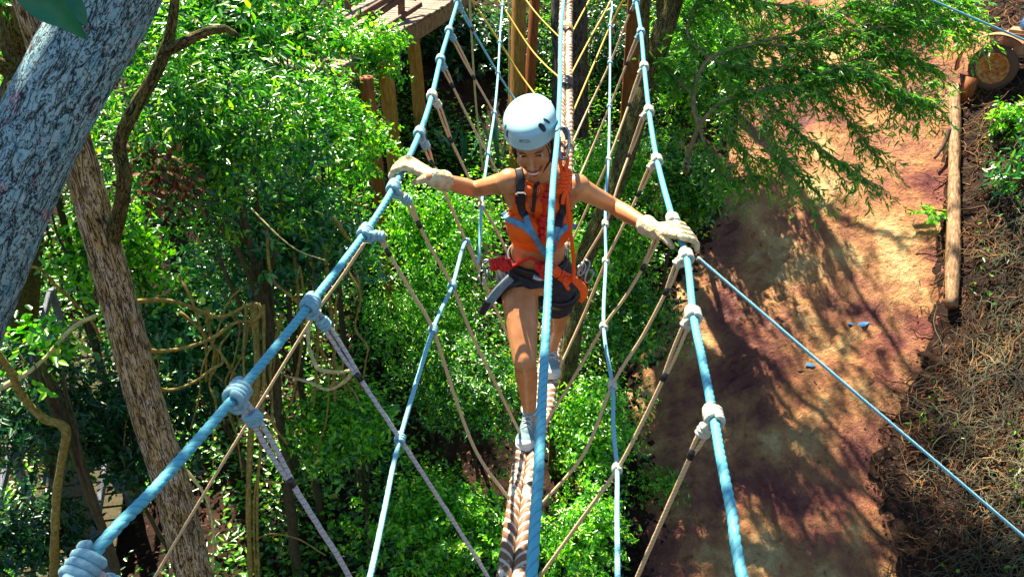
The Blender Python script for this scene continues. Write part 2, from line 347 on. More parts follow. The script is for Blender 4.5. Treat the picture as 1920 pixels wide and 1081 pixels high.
def shrub(name, cat, label, c, r, n, L, m, trunk_mat=None, group=None, **k):
    c = Vector(c)
    if n <= 700 and cat == 'shrub': c = ground(*px_of(c)) + Vector((0, 0, r[2] * .7))
    """one tree or shrub: stems from the ground to its crown + foliage"""
    c = Vector(c); g = Vector((c.x + random.uniform(-.2, .2), c.y + .15, 0)); g.z = float(gz(g.x, g.y)) - .05
    root = empty(name, g, label=label, cat=cat, group=group)
    mb = MB(); h = max(.3, c.z - g.z); R = min(.07, .010 * h + .008)
    P = limb(mb, g, c, R, R * .45)
    for i in range(9):
        s_ = P[int(len(P) * random.uniform(.45, .95))]
        u = rng.normal(0, 1, 3); u /= np.linalg.norm(u); e = np.array(c) + u * np.array(r) * .75; e[2] = max(e[2], float(gz(e[0], e[1])) + .1)
        limb(mb, s_, e, R * .4, R * .1, 5)
    mb.build('trunk' if h > 1.2 else 'stem', trunk_mat or M_stem, root)
    gzz = lambda S: S[:, 2] > gz(S[:, 0], S[:, 1]) - .02
    k.setdefault('wr', random.choice((.30, .38, .46, .55))); k.setdefault('clump', random.choice((6, 9, 12)))
    leaf_cloud('foliage', c, r, n, L * random.uniform(.9, 1.2), m, par=root, loc=g, cut=gzz, **k)
    return root

def A3(px, py, Y): return at(px, py, Y)
def px_of(c):
    v = Vector(c) - Vector((0, 0, H)); zc = v.y * math.cos(PITCH) - v.z * math.sin(PITCH); yc = v.y * math.sin(PITCH) + v.z * math.cos(PITCH)
    return 960 + FPX * v.x / zc, 540.5 - FPX * yc / zc
# (name, cat, label, px, py, Y, (rx,ry,rz), n leaves, leaf length, material)
SH = [
 ('broadleaf_tree', 'tree', 'large glossy dark green tree filling the upper left behind the forked branch', 415, 245, 6.6, (.85, .8, .88), 10000, .085, M_leaf_mid),
 ('broadleaf_tree', 'tree', 'dark teal leaved tree between the brown ridged trunk and the left rope handrail', 520, 430, 7.4, (.85, .7, .65), 7000, .085, M_leaf_teal),
 ('broadleaf_tree', 'tree', 'leafy tree in the top left showing right of the grey blue trunk', 400, 20, 8.0, (.85, .8, .6), 6000, .085, M_leaf_mid),
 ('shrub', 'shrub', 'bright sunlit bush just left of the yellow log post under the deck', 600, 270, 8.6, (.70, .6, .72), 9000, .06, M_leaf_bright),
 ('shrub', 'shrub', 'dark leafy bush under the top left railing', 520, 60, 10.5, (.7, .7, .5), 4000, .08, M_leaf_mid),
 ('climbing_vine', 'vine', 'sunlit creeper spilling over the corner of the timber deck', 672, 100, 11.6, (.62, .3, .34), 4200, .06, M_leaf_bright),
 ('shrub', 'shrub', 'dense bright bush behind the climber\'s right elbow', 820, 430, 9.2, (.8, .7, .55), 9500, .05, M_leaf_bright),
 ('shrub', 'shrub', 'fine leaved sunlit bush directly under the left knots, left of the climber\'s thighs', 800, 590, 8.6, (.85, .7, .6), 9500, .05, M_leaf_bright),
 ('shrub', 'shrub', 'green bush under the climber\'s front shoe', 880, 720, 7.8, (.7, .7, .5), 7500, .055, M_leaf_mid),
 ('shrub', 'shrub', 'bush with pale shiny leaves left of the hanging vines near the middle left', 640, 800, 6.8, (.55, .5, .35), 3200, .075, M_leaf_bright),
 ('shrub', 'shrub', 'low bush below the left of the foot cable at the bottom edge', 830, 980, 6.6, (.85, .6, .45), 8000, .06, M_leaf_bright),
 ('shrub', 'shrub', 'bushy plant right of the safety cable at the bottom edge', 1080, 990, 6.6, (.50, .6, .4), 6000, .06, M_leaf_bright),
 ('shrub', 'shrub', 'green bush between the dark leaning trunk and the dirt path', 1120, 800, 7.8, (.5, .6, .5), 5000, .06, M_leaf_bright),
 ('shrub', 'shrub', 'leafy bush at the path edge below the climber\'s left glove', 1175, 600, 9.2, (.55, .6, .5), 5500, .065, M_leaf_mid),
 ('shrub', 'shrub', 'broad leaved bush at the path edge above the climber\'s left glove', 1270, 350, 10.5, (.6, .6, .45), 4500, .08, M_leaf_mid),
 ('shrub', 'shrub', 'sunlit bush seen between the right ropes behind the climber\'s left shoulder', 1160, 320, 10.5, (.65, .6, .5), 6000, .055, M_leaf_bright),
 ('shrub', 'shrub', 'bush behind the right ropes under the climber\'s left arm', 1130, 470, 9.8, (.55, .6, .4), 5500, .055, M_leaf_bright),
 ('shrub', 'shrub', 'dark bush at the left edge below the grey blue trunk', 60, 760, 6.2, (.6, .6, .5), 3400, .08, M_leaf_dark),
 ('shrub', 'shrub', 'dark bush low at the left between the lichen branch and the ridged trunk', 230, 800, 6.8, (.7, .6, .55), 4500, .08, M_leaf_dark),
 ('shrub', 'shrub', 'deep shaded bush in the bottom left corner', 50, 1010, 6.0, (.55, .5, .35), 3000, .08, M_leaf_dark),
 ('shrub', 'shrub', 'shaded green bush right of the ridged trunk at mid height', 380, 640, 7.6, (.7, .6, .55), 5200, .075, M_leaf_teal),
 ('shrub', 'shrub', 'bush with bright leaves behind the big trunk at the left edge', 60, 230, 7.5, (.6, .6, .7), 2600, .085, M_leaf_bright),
 ('shrub', 'shrub', 'small bright leaved bush between the two left trunks', 215, 470, 7.5, (.5, .5, .6), 2600, .08, M_leaf_bright),
 ('tree_sapling', 'sapling', 'pale leaved sapling tuft below the grey blue trunk at the left', 75, 660, 5.0, (.22, .22, .13), 240, .085, M_leaf_bright),
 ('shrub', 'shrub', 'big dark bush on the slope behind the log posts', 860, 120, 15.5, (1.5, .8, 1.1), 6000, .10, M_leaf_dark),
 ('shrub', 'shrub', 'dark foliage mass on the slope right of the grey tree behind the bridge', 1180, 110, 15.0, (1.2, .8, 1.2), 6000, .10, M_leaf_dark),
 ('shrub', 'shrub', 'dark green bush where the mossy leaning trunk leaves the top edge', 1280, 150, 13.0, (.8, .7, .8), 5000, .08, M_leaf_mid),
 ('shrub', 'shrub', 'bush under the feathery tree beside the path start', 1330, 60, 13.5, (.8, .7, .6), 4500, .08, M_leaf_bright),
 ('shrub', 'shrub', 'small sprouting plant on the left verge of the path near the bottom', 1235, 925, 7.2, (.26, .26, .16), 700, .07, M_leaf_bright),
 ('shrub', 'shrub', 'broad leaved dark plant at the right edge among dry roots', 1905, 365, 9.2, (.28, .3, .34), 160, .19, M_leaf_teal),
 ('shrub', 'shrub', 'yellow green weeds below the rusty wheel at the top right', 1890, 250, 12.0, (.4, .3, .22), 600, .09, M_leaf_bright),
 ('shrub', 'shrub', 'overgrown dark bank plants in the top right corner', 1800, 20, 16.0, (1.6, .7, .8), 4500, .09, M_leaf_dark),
]
for (nm, cat, lab, px, py, Y, r, n, L, m) in SH:
    shrub(nm, cat, lab, at(px, py, Y), r, n, L, m, group={'shrub': 'shrubs on the slope', 'broadleaf_tree': 'broadleaf trees'}.get(nm))

# understory that nobody could count, one carpet
def in_path(X, Y):
    lx = np.interp(Y, Lw[:, 1], Lw[:, 0]); rx = np.interp(Y, Rw[:, 1], Rw[:, 0]); return (X > lx - .05) & (X < rx + .0)
n = 165000; X = rng.uniform(-9, 8, n); Yy = rng.uniform(4.5, 20, n)
dens = np.sin(X * 1.9 + 1.3 * np.sin(Yy * 1.3)) + np.sin(Yy * 2.1 + X) + rng.normal(0, .5, n)
lx = np.interp(Yy, Lw[:, 1], Lw[:, 0])
keep = (dens > -.5) & (X < lx - .12)
X = X[keep]; Yy = Yy[keep]; n = len(X); hgt = rng.random(n) ** 1.5 * .45
P = np.stack([X, Yy, gz(X, Yy) + hgt], -1); D = rng.normal(0, 1, (n, 3)); D[:, 2] = np.abs(D[:, 2]) * .3; N = rng.normal(0, .4, (n, 3)) + [0, 0, 1]
leaf_mesh('undergrowth', P, D, N, rng.uniform(.05, .12, n), rng.uniform(.025, .055, n), M_leaf_mid, kind='stuff', label='low leafy undergrowth covering the shaded slope', cat='undergrowth')
n = 26000; X = rng.uniform(-9, 9, n); Yy = rng.uniform(4.5, 18, n)
lx = np.interp(Yy, Lw[:, 1], Lw[:, 0]); rx = np.interp(Yy, Rw[:, 1], Rw[:, 0]); cw = np.abs((X - lx) / (rx - lx) - .5) * 2
keep = ~in_path(X, Yy) | (rng.random(n) < np.clip(cw - .45, 0, 1) ** 2 * 1.5 + .035)
X = X[keep]; Yy = Yy[keep]; n = len(X)
P = np.stack([X, Yy, gz(X, Yy) + rng.random(n) * .05 + .03], -1); D = rng.normal(0, 1, (n, 3)); D[:, 2] *= .25; N = rng.normal(0, .35, (n, 3)) + [0, 0, 1]
leaf_mesh('leaf_litter', P, D, N, rng.uniform(.03, .08, n), rng.uniform(.015, .035, n), M_leaf_dry, kind='stuff', label='brown fallen leaves scattered over the ground', cat='leaf litter')

# ------------------------------------------------------------------ canopy overhead (crowns above the frame that dapple the path)
def tree(name, label, base, top, r0, r1, m, crowns, leafm, group=None, n=4000, L=.11, cat='tree', lean=None, limbs=True):
    base = Vector(base); root = empty(name, base, label=label, cat=cat, group=group); mb = MB()
    pts = [base] + (lean or []) + [Vector(top)]
    P = spline(pts, step=.15, extra=[np.linspace(r0, r1, len(pts))]); mb.tube(P, P[:, 3], 14, rough=.03)
    for (c, r, k) in crowns:
        if limbs: 
            for q in range(4):
                e = np.array(c) + rng.normal(0, .45, 3) * np.array(r); limb(mb, P[int(len(P) * random.uniform(.6, .98))][:3], e, r1 * .5, r1 * .12, 6, step=.4)
    mb.build('trunk', m, root)
    for (c, r, k) in crowns: leaf_cloud('crown', c, r, k, L, leafm, par=root, loc=base, spread=.22)
    return root
# ------------------------------------------------------------------ trees with trunks one can tell apart
tree('tall_tree', 'tall grey barked tree straight behind the foot cable at the top centre', ground(1070, 345), at(1066, -260, 13.4), .30, .24, M_bark_grey,
     [((1.1, 12.9, 9.9), (2.2, 1.35, .7), 6000), ((.6, 14.9, 10.3), (2.0, 1.0, .6), 900), ((-1.2, 12.4, 9.9), (1.4, 1.3, .8), 1500)], M_leaf_mid)
tree('leaning_tree', 'mossy leaning trunk crossing behind the right ropes to the top edge', ground(1042, 880), at(1300, -140, 10.6), .11, .13, M_bark_moss,
     [((2.0, 11.5, 9.6), (1.8, 1.6, .9), 1500)], M_leaf_mid,
     lean=[at(1050, 780, 8.3), at(1072, 640, 8.6), at(1090, 500, 9.0), at(1125, 420, 9.2), at(1170, 300, 9.6), at(1215, 150, 10.0), at(1262, 0, 10.4)])
tree('slim_tree', 'slim orange brown pole straight tree left of the helmet top', ground(968, 330), at(975, -120, 14.2), .13, .11, M_pole, [((-.6, 14.8, 10.5), (1.2, 1.2, .8), 900)], M_leaf_mid)
tree('slim_tree', 'thin red brown leaning stem beside the orange brown one above the helmet', ground(985, 300), at(1010, -120, 14.6), .09, .08, M_redpole, [((.2, 15.2, 10.6), (1.2, 1.0, .7), 700)], M_leaf_mid)
tree('slim_tree', 'brown trunk behind the upper right ropes', ground(1172, 330), at(1200, -140, 12.6), .13, .11, M_redpole, [((2.4, 13.4, 10.5), (1.4, 1.2, .8), 900)], M_leaf_mid)

tree('tall_tree', 'tall tree added far back behind the upper left foliage for shade', (-5.6, 12.6, float(gz(-5.6, 12.6))), (-5.3, 12.0, 9.6), .16, .12, M_bark_grey, [((-5.0, 11.9, 9.9), (2.0, 1.5, .7), 3000)], M_leaf_mid)  # put in so its unseen crown darkens the lower left
tree('tall_tree', 'tall slim tree added behind the feathery tree to dapple the path', (2.9, 16.4, float(gz(2.9, 16.4))), (2.7, 16.0, 9.8), .12, .08, M_bark_grey, [((2.7, 15.9, 10.1), (2.4, 2.0, .5), 600), ((2.3, 14.9, 10.1), (1.7, 1.1, .45), 1000)], M_leaf_mid)  # put in so its thin unseen crowns dapple the path
def pxs(L_): return [at(*p) for p in L_]
# grey-blue trunk close to the camera
root = empty('leaning_tree', at(-320, 1300, 2.0), label='thick grey blue ridged trunk leaning across the top left corner, closest to the camera', cat='tree')
mb = MB(); P = spline(pxs([(-360, 1300, 2.0), (-172, 830, 2.25), (-88, 620, 2.32), (-18, 440, 2.4), (47, 300, 2.46), (118, 160, 2.52), (180, 50, 2.58), (234, -50, 2.64), (330, -260, 2.8)]), step=.03, extra=[[.155, .15, .143, .134, .128, .124, .121, .118, .11]])
n = len(P); mb.tube(P, P[:, 3] * (1 + .02 * np.sin(np.arange(n) * .21)), 40, rough=.006); mb.build('trunk', M_bark_near, root)
# unseen canopy added to that tree over the camera, shading the near ropes
leaf_cloud('crown', (-1.0, 3.1, 10.7), (1.9, 1.35, .55), 4200, .10, M_leaf_mid, par=root, loc=root.location, spread=.2)
mb = MB(); limb(mb, P[-1][:3], (-2.2, 4.5, 10.3), .11, .04, 10); limb(mb, (-1.9, 3.8, 9.4), (-1.3, 5.0, 10.8), .05, .02); limb(mb, (-1.9, 3.8, 9.4), (-3.3, 4.6, 10.8), .05, .02); mb.build('limb', M_bark_moss, root)

root = empty('forked_tree', ground(372, 1110), label='brown ridged upright trunk with one forked branch, left of the rope handrail', cat='tree')
mb = MB(); P = spline([ground(430, 1400) - Vector((0, 0, .3)) if False else at(480, 1600, 4.5)] + pxs([(400, 1190, 4.5), (365, 1081, 4.5), (322, 910, 4.5), (275, 760, 4.5), (232, 600, 4.5), (188, 440, 4.5), (152, 310, 4.5), (120, 200, 4.5), (60, 20, 4.5), (20, -120, 4.5)]), step=.05,
    extra=[[.16, .14, .132, .122, .115, .108, .10, .092, .088, .08, .075]]); mb.tube(P, P[:, 3], 28, rough=.015)
root.location = P[0][:3]; mb.build('trunk', M_bark_brown, root, loc=P[0][:3])
mb = MB(); P = spline(pxs([(190, 560, 4.62), (198, 490, 4.57), (218, 420, 4.44), (233, 340, 4.3), (224, 270, 4.3), (252, 205, 4.3), (284, 150, 4.3), (312, 90, 4.3), (323, 40, 4.3), (334, -60, 4.3), (350, -220, 4.3)]), step=.04, extra=[[.05, .05, .045, .04, .035, .036, .033, .03, .024, .022, .02]])
mb.tube(P, P[:, 3], 12, rough=.04)
P = spline(pxs([(306, 100, 4.3), (345, 80, 4.25), (392, 58, 4.25), (425, 55, 4.25), (450, 70, 4.25)]), step=.04, extra=[[.027, .026, .021, .018, .009]]); mb.tube(P, P[:, 3], 10, rough=.04)
mb.build('branch', M_bark_moss, root)
leaf_cloud('crown', (-3.2, 5.5, 10.4), (1.6, 1.4, .9), 2000, .10, M_leaf_mid, par=root, loc=root.location, spread=.2)

root = empty('gnarled_tree', ground(40, 600), label='knobbly brown tree behind the grey blue trunk in the top left corner', cat='tree')
mb = MB(); g = root.location
P = spline([g, at(40, 300, 6.3), at(62, 140, 6.3), at(35, 50, 6.3), at(20, -80, 6.3)], step=.1, extra=[[.2, .2, .19, .15, .12]]); mb.tube(P, P[:, 3], 14, rough=.05)
for q in [[(60, 160, 6.3), (15, 130, 6.1), (-30, 100, 6.0)], [(62, 120, 6.3), (100, 70, 6.2), (95, 10, 6.2), (110, -60, 6.2)], [(50, 110, 6.3), (22, 40, 6.0), (5, -30, 6.0)]]:
    P = spline(pxs(q), step=.08, extra=[np.linspace(.09, .035, len(q))]); mb.tube(P, P[:, 3], 10, rough=.05)
mb.build('trunk', M_bark_moss, root); leaf_cloud('crown', at(20, -160, 6.3), (.9, .8, .6), 900, .09, M_leaf_mid, par=root, loc=g)
root = empty('lichen_branch', ground(100, 1150), label='pale lichen banded crooked stem at the left edge below the big trunk', cat='stem')
mb = MB(); P = spline([ground(100, 1150)] + pxs([(102, 1040, 4.9), (106, 930, 4.8), (118, 850, 4.8), (122, 802, 4.8), (80, 782, 4.8), (42, 742, 4.8), (16, 690, 4.75), (-20, 640, 4.7)]), step=.05, extra=[[.045, .034, .03, .03, .034, .031, .027, .023, .02]]); mb.tube(P, P[:, 3], 10, rough=.06)
mb.build('stem', M_vine, root, loc=root.location)

# vines
def vine(label, L_, r, m=M_vine, root_px=None):
    pts = pxs(L_); mb = MB(); P = spline(pts, step=.05, extra=[np.linspace(r, r * .7, len(pts))]); mb.tube(P, P[:, 3] * (1 + .12 * np.sin(np.arange(len(P)) * .5)), 7, rough=.05)
    mb.build('vine', m, None, loc=pts[0][:], label=label, cat='vine', group='bare woody vines in the shade')
vine('thin pale branch crossing low behind the lichen stem at the left edge', [(-20, 738, 4.7), (40, 705, 4.8), (80, 675, 4.9), (135, 615, 5.1), (182, 590, 5.2)], .02, M_palevine)
vine('wavy olive vine leaving the ridged trunk to the right at its upper middle', [(245, 566, 4.7), (300, 562, 4.9), (350, 572, 5.1), (395, 592, 5.3), (430, 590, 5.3), (462, 572, 5.3), (485, 570, 5.3), (488, 590, 5.3), (470, 610, 5.4)], .016)
vine('olive vine sagging right of the ridged trunk below the wavy one', [(265, 650, 4.8), (290, 658, 4.9), (345, 652, 5.1), (400, 632, 5.2), (440, 605, 5.3), (475, 602, 5.5)], .016)
vine('curling vine loop lowest right of the ridged trunk', [(278, 712, 4.8), (300, 728, 4.9), (325, 730, 5.0), (365, 715, 5.1), (400, 690, 5.2), (418, 678, 5.3), (412, 650, 5.4), (430, 625, 5.5)], .013)
vine('pale crooked branch elbow near the doubled left hanger rope', [(580, 560, 6.4), (578, 640, 6.2), (590, 680, 6.0), (603, 694, 5.9), (645, 697, 5.8), (662, 692, 5.8), (650, 712, 5.9), (615, 730, 6.0), (580, 716, 6.2), (540, 705, 6.4)], .019, M_palevine)
vine('olive vine hanging from the upper left foliage past the left handrail', [(500, 430, 6.6), (510, 520, 6.5), (560, 570, 6.5), (590, 640, 6.6), (640, 700, 6.8), (700, 735, 7.0)], .014)
vine('thin olive stem rising diagonally behind the ridged trunk', [(20, 560, 6.0), (60, 500, 6.0), (110, 540, 6.0), (170, 600, 6.1), (190, 640, 6.2)], .016)
vine('slender bare twig in the middle of the upper left tree', [(470, 390, 5.7), (520, 440, 5.6), (560, 470, 5.6), (610, 488, 5.6)], .006, M_palevine)
for k, (x0, x1, lab) in enumerate([(476, 470, 'thick upright vine stem of the bundle below the left handrail'), (494, 486, 'thin upright vine to the right in the bundle below the left handrail'), (462, 480, 'twisting vine to the left in the bundle below the left handrail')]):
    L_ = [(x0, 570, 6.5), (x0 + 6 - k * 5, 700, 6.2), (x1 + 4 * k, 820, 6.0), (x1 - 4, 950, 5.8), (x1, 1100, 5.7)]
    vine(lab, L_, [.034, .016, .014][k])
for k, (x0, lab) in enumerate([(560, 'left strand of the hanging vines behind the upper left knots'), (590, 'middle strand of the hanging vines behind the upper left knots'), (618, 'right strand of the hanging vines behind the upper left knots')]):
    vine(lab, [(x0 - 10, 470, 7.0), (x0, 560, 6.9), (x0 + 6, 640, 6.8), (x0 - 14 + 12 * k, 760, 6.7)], .02)
vine('fine pale root curving over the dark soil at the bottom left', [(340, 870, 6.0), (385, 930, 5.9), (400, 1000, 5.8), (398, 1081, 5.7)], .016, M_palevine)
vine('curved brown twig arching near the bottom beside the vine bundle', [(480, 1010, 5.9), (510, 1000, 6.0), (560, 1010, 6.1), (610, 1040, 6.1)], .010)
ORD = 'leftmost second third fourth fifth sixth seventh eighth ninth tenth eleventh twelfth thirteenth fourteenth fifteenth sixteenth seventeenth eighteenth nineteenth twentieth'.split()
for k in range(20):
    x0 = 310 + 19.5 * k + rng.uniform(-6, 6); y0 = rng.uniform(380, 620); Y0 = rng.uniform(6.2, 7.2); nn_ = 6; xx = x0 + np.cumsum(rng.normal(0, 16, nn_)); yy = y0 + np.cumsum(rng.uniform(25, 70, nn_)) * rng.choice((1, 1, .6))
    vine('%s of the olive vine strands in the thicket right of the ridged trunk' % (ORD[k] + (' from left' if k else '')), [(xx[i], yy[i], Y0 + .12 * math.sin(i * 1.3 + k)) for i in range(nn_)], rng.uniform(.007, .016))
# fallen sticks on the path
def stick(label, L_, r, up=.06):
    pts = [ground(*p) + Vector((0, 0, up)) for p in L_]; mb = MB(); P = spline(pts, step=.06, extra=[np.linspace(r, r * .5, len(pts))]); mb.tube(P, P[:, 3], 7, rough=.06)
    mb.build('fallen_stick', mat_stick, None, loc=pts[0][:], label=label, cat='stick', group='fallen sticks on the path')
mat_stick = noisy('stick', [(.3, (.03, .018, .012)), (.7, (.10, .06, .04))], 4, (8, 8, 8), .85, .5, .005)
stick('long curved stick lying across the middle of the dirt path', [(1478, 703), (1510, 705), (1535, 735), (1570, 762), (1640, 775), (1700, 790)], .025)
stick('short hooked stick by the barrier log on the right of the path', [(1712, 425), (1698, 440), (1700, 465), (1722, 486)], .035)
stick('thin straight twig on the left verge of the path', [(1245, 568), (1300, 570), (1375, 575)], .016)
stick('forked stick leaning off the barrier log', [(1772, 270), (1762, 300), (1745, 325)], .04, .25)

# barrier log and stump post
ps = [ground(px, py) + Vector((0, 0, .14)) for px, py in [(1779, 590), (1783, 470), (1785, 330), (1786, 180)]]
mb = MB(); P = spline(ps, step=.15, extra=[[.085, .10, .085, .095]]); mb.tube(P, P[:, 3], 18, rough=.06)
mb.build('barrier_log', M_log, None, loc=ps[0][:], label='long fallen log edging the right side of the dirt path', cat='log')
c = ground(1810, 190); mb = MB(); mb.tube([c, c + Vector((.01, 0, .4))], .10, 14, rough=.03); mb.build('stump_post', M_redpole, None, loc=c[:], label='short dark post at the top end of the barrier log', cat='post')

# ------------------------------------------------------------------ timber deck at the top left
root = empty('timber_deck', at(700, 250, 12.4), label='raised weathered timber deck with log supports and brown railing at the top left', cat='deck')
z0 = 4.98; a = Vector((-2.75, 9.2, z0)); b_ = Vector((-.72, 16.2, z0)); dv = (b_ - a).normalized(); pv = Vector((-dv.y, dv.x, 0)); Lk = (b_ - a).length
Mx = Matrix((dv, pv, (0, 0, 1))).transposed()
mb = MB(); k = .07
while k < Lk:
    c = a + dv * k + pv * .62; mb.box(c + Vector((0, 0, random.uniform(-.004, .004))), (.125, 1.38 + random.uniform(-.05, .05), .035), Mx, bev=.006); k += .138
mb.build('decking', M_plank, root, smooth=False)
for s_, r_ in ((0, .13), (1.24, .11)):
    mb = MB(); mb.box((a + b_) / 2 + pv * s_ - Vector((0, 0, .16)), (Lk, .10, .26), Mx, bev=.01); mb.build('beam', M_log, root, smooth=False)
for lab, p0, r_, m in (('yellow log support', (741, 318, 12.35), .115, M_pole), ('orange log support', (792, 300, 13.6), .105, M_pole), ('rear support', (700, 200, 10.6), .09, M_redpole)):
    g = at(*p0); g.z = float(gz(g.x, g.y)) - .1; t = Vector((g.x - .06, g.y, z0 + (.12 if m is M_pole and r_ > .11 else -.04)))
    mb = MB(); P = spline([g, (g + t) / 2 + Vector((.02, 0, 0)), t], step=.1); mb.tube(P, r_, 16, rough=.02); mb.build('log_post', m, root, label=lab)
M_rail = noisy('rail_wood', [(.3, (.07, .035, .025)), (.7, (.22, .12, .09))], 3, (3, 20, 20), .75, .4, .004)
for h_ in (.45, .85):
    mb = MB(); mb.box((a + b_) / 2 + pv * 1.34 + Vector((0, 0, h_)), (Lk, .05, .09), Mx, bev=.006); mb.build('rail', M_rail, root, smooth=False)
k = .3
while k < Lk:
    c = a + dv * k + pv * 1.28; mb = MB(); mb.box(c + Vector((0, 0, .42)), (.08, .08, .95), Mx, bev=.006); mb.build('railing_post', M_rail, root, smooth=False); k += 1.5

# stair railing beyond the deck
root = empty('stair_railing', at(637, 105, 12.2), label='dark brown slanting stair railing left of the timber deck at the top', cat='railing')
def bar(name, p, q, r):
    p = at(*p); q = at(*q); d = (q - p).normalized(); s_ = d.cross(Vector((0, 0, 1))).normalized(); u_ = s_.cross(d); mb = MB(); mb.box((p + q) / 2, (r, (q - p).length, r * 1.5), Matrix((s_, d, u_)).transposed(), bev=.006); mb.build(name, M_rail, root, smooth=False)
bar('rail', (545, 135, 11.6), (760, -8, 13.6), .06); bar('rail', (640, 50, 12.4), (775, -30, 13.8), .06); bar('rail', (550, 97, 12.0), (634, 99, 12.2), .05); bar('rail', (640, 105, 12.3), (790, 8, 13.9), .05)
for q in ((637, 50, 150, 12.2), (614, 84, 170, 12.0), (752, -10, 60, 13.6), (695, 20, 110, 12.9)): bar('railing_post', (q[0], q[1], q[3]), (q[0] + 2, q[2], q[3]), .07)
# dark stepped boardwalk at the bottom left
root = empty('boardwalk', ground(150, 1000), label='shaded wooden boardwalk with grey side rails glimpsed at the bottom left', cat='boardwalk')
M_greywood = noisy('grey_wood', [(.3, (.06, .06, .075)), (.7, (.20, .22, .27))], 3, (3, 20, 20), .8, .4, .004)
g0 = ground(120, 1180) + Vector((0, 0, .25)); g1 = ground(215, 640) + Vector((0, 0, .25)); dv = (g1 - g0).normalized(); pv = Vector((-dv.y, dv.x, 0)).normalized(); up = dv.cross(pv); Lk = (g1 - g0).length
Mx = Matrix((dv, pv, up)).transposed(); mb = MB(); k = .08
while k < Lk: mb.box(g0 + dv * k, (.15, 1.0, .035), Mx, bev=.005); k += .17
mb.build('planks', M_stem, root, smooth=False)
for s_ in (-.52, .52):
    mb = MB(); mb.box((g0 + g1) / 2 + pv * s_ + up * .75, (Lk, .05, .10), Mx, bev=.006); mb.build('rail', M_greywood, root, smooth=False)
    for q in (.05, .35, .65, .95):
        mb = MB(); mb.box(g0 + dv * Lk * q + pv * s_ + Vector((0, 0, .3)), (.07, .07, 1.0), bev=.005); mb.build('railing_post', M_greywood, root, smooth=False)

# ------------------------------------------------------------------ old trailer with rusty wheel, blue tarp
gW = ground(1850, 172); root = empty('trailer', gW, label='old mud coloured trailer with a rusty wheel at the top right edge', cat='trailer')
M_rust = noisy('rust', [(.3, (.20, .06, .015)), (.55, (.50, .20, .05)), (.75, (.70, .36, .12))], 6, (3, 3, 3), .75, .5, .01, attr=None)
M_tyre = mat('tyre', (.10, .055, .035), .9); M_mudpaint = noisy('muddy_paint', [(.3, (.20, .09, .04)), (.6, (.45, .24, .12)), (.8, (.6, .42, .26))], 3, (2, 2, 2), .7, .3, .01, attr=None)
ax = Vector((-.55, -.80, .10)).normalized(); wc = gW + Vector((.05, .1, .36))
e1 = ax.cross(Vector((0, 0, 1))).normalized(); e2 = e1.cross(ax).normalized(); Mw = np.array(Matrix((e1, e2, ax)).transposed())
def lathe(prof, M, c, seg=36):
    V = []; F = []; n = len(prof)
    for i in range(seg):
        t = i * 2 * math.pi / seg
        for r_, z in prof: V.append((r_ * math.cos(t), r_ * math.sin(t), z))
    for i in range(seg):
        k = (i + 1) % seg
        for j in range(n - 1): F.append((i * n + j, k * n + j, k * n + j + 1, i * n + j + 1))
    V = np.array(V) @ M.T + np.array(c); return V, F
V, F = lathe([(.21, -.11), (.33, -.10), (.355, -.04), (.355, .04), (.33, .09), (.24, .10), (.225, .06)], Mw, wc); wheel = MB().add(V, F).build('tyre', M_tyre, root)
V, F = lathe([(.0, .05), (.05, .06), (.06, .03), (.12, .02), (.14, .045), (.19, .05), (.215, .09), (.24, .10), (.225, .04), (.225, -.08), (0, -.08)], Mw, wc); mb = MB().add(V, F)
for i in range(6):
    t = i * math.pi / 3; mb.ell(np.array(wc) + Mw @ np.array([.09 * math.cos(t), .09 * math.sin(t), .045]), (.016,) * 3, seg=8, rings=5)
mb.build('rim', M_rust, wheel)
mb = MB(); P = [wc + e1 * (.52 * math.cos(t)) * 1 + e2 * (.50 * math.sin(t)) - ax * .05 for t in np.linspace(-.25, 2.2, 16)]
V = []; 
for p in P:
    V += [p + ax * .16, p - ax * .22]
mb.add([v[:] for v in V], [(2 * i, 2 * i + 1, 2 * i + 3, 2 * i + 2) for i in range(15)]); V2 = [v + (v - (wc - ax * .03)).normalized() * .02 for v in V]; mb.add([v[:] for v in V2], [(2 * i, 2 * i + 2, 2 * i + 3, 2 * i + 1) for i in range(15)])
mb.build('mudguard', M_mudpaint, root)
bx = wc + Vector((.95, .35, .25)); mb = MB(); mb.box(bx, (1.2, .9, .45), Mw[:, [0, 2, 1]], bev=.05); mb.build('body', M_mudpaint, root, smooth=False)
M_tarp = noisy('blue_tarp', [(.3, (.01, .04, .12)), (.6, (.03, .13, .33)), (.8, (.10, .28, .5))], 3, (3, 3, 3), .45, .8, .03, attr=None)
mb = MB()
for k in range(4): mb.ell(wc + Vector((.75 + .33 * k, .3 + .05 * k, .58 + .10 * math.sin(k * 2))), (.30, .34, .20), seg=14, rings=10)
tp = mb.build('tarp', M_tarp, None, loc=(wc + Vector((.9, .3, .4)))[:], label='crumpled blue tarp bundle lying on the trailer at the top right edge', cat='tarp')
md = tp.modifiers.new('r', 'REMESH'); md.mode = 'VOXEL'; md.voxel_size = .025; md.use_smooth_shade = True

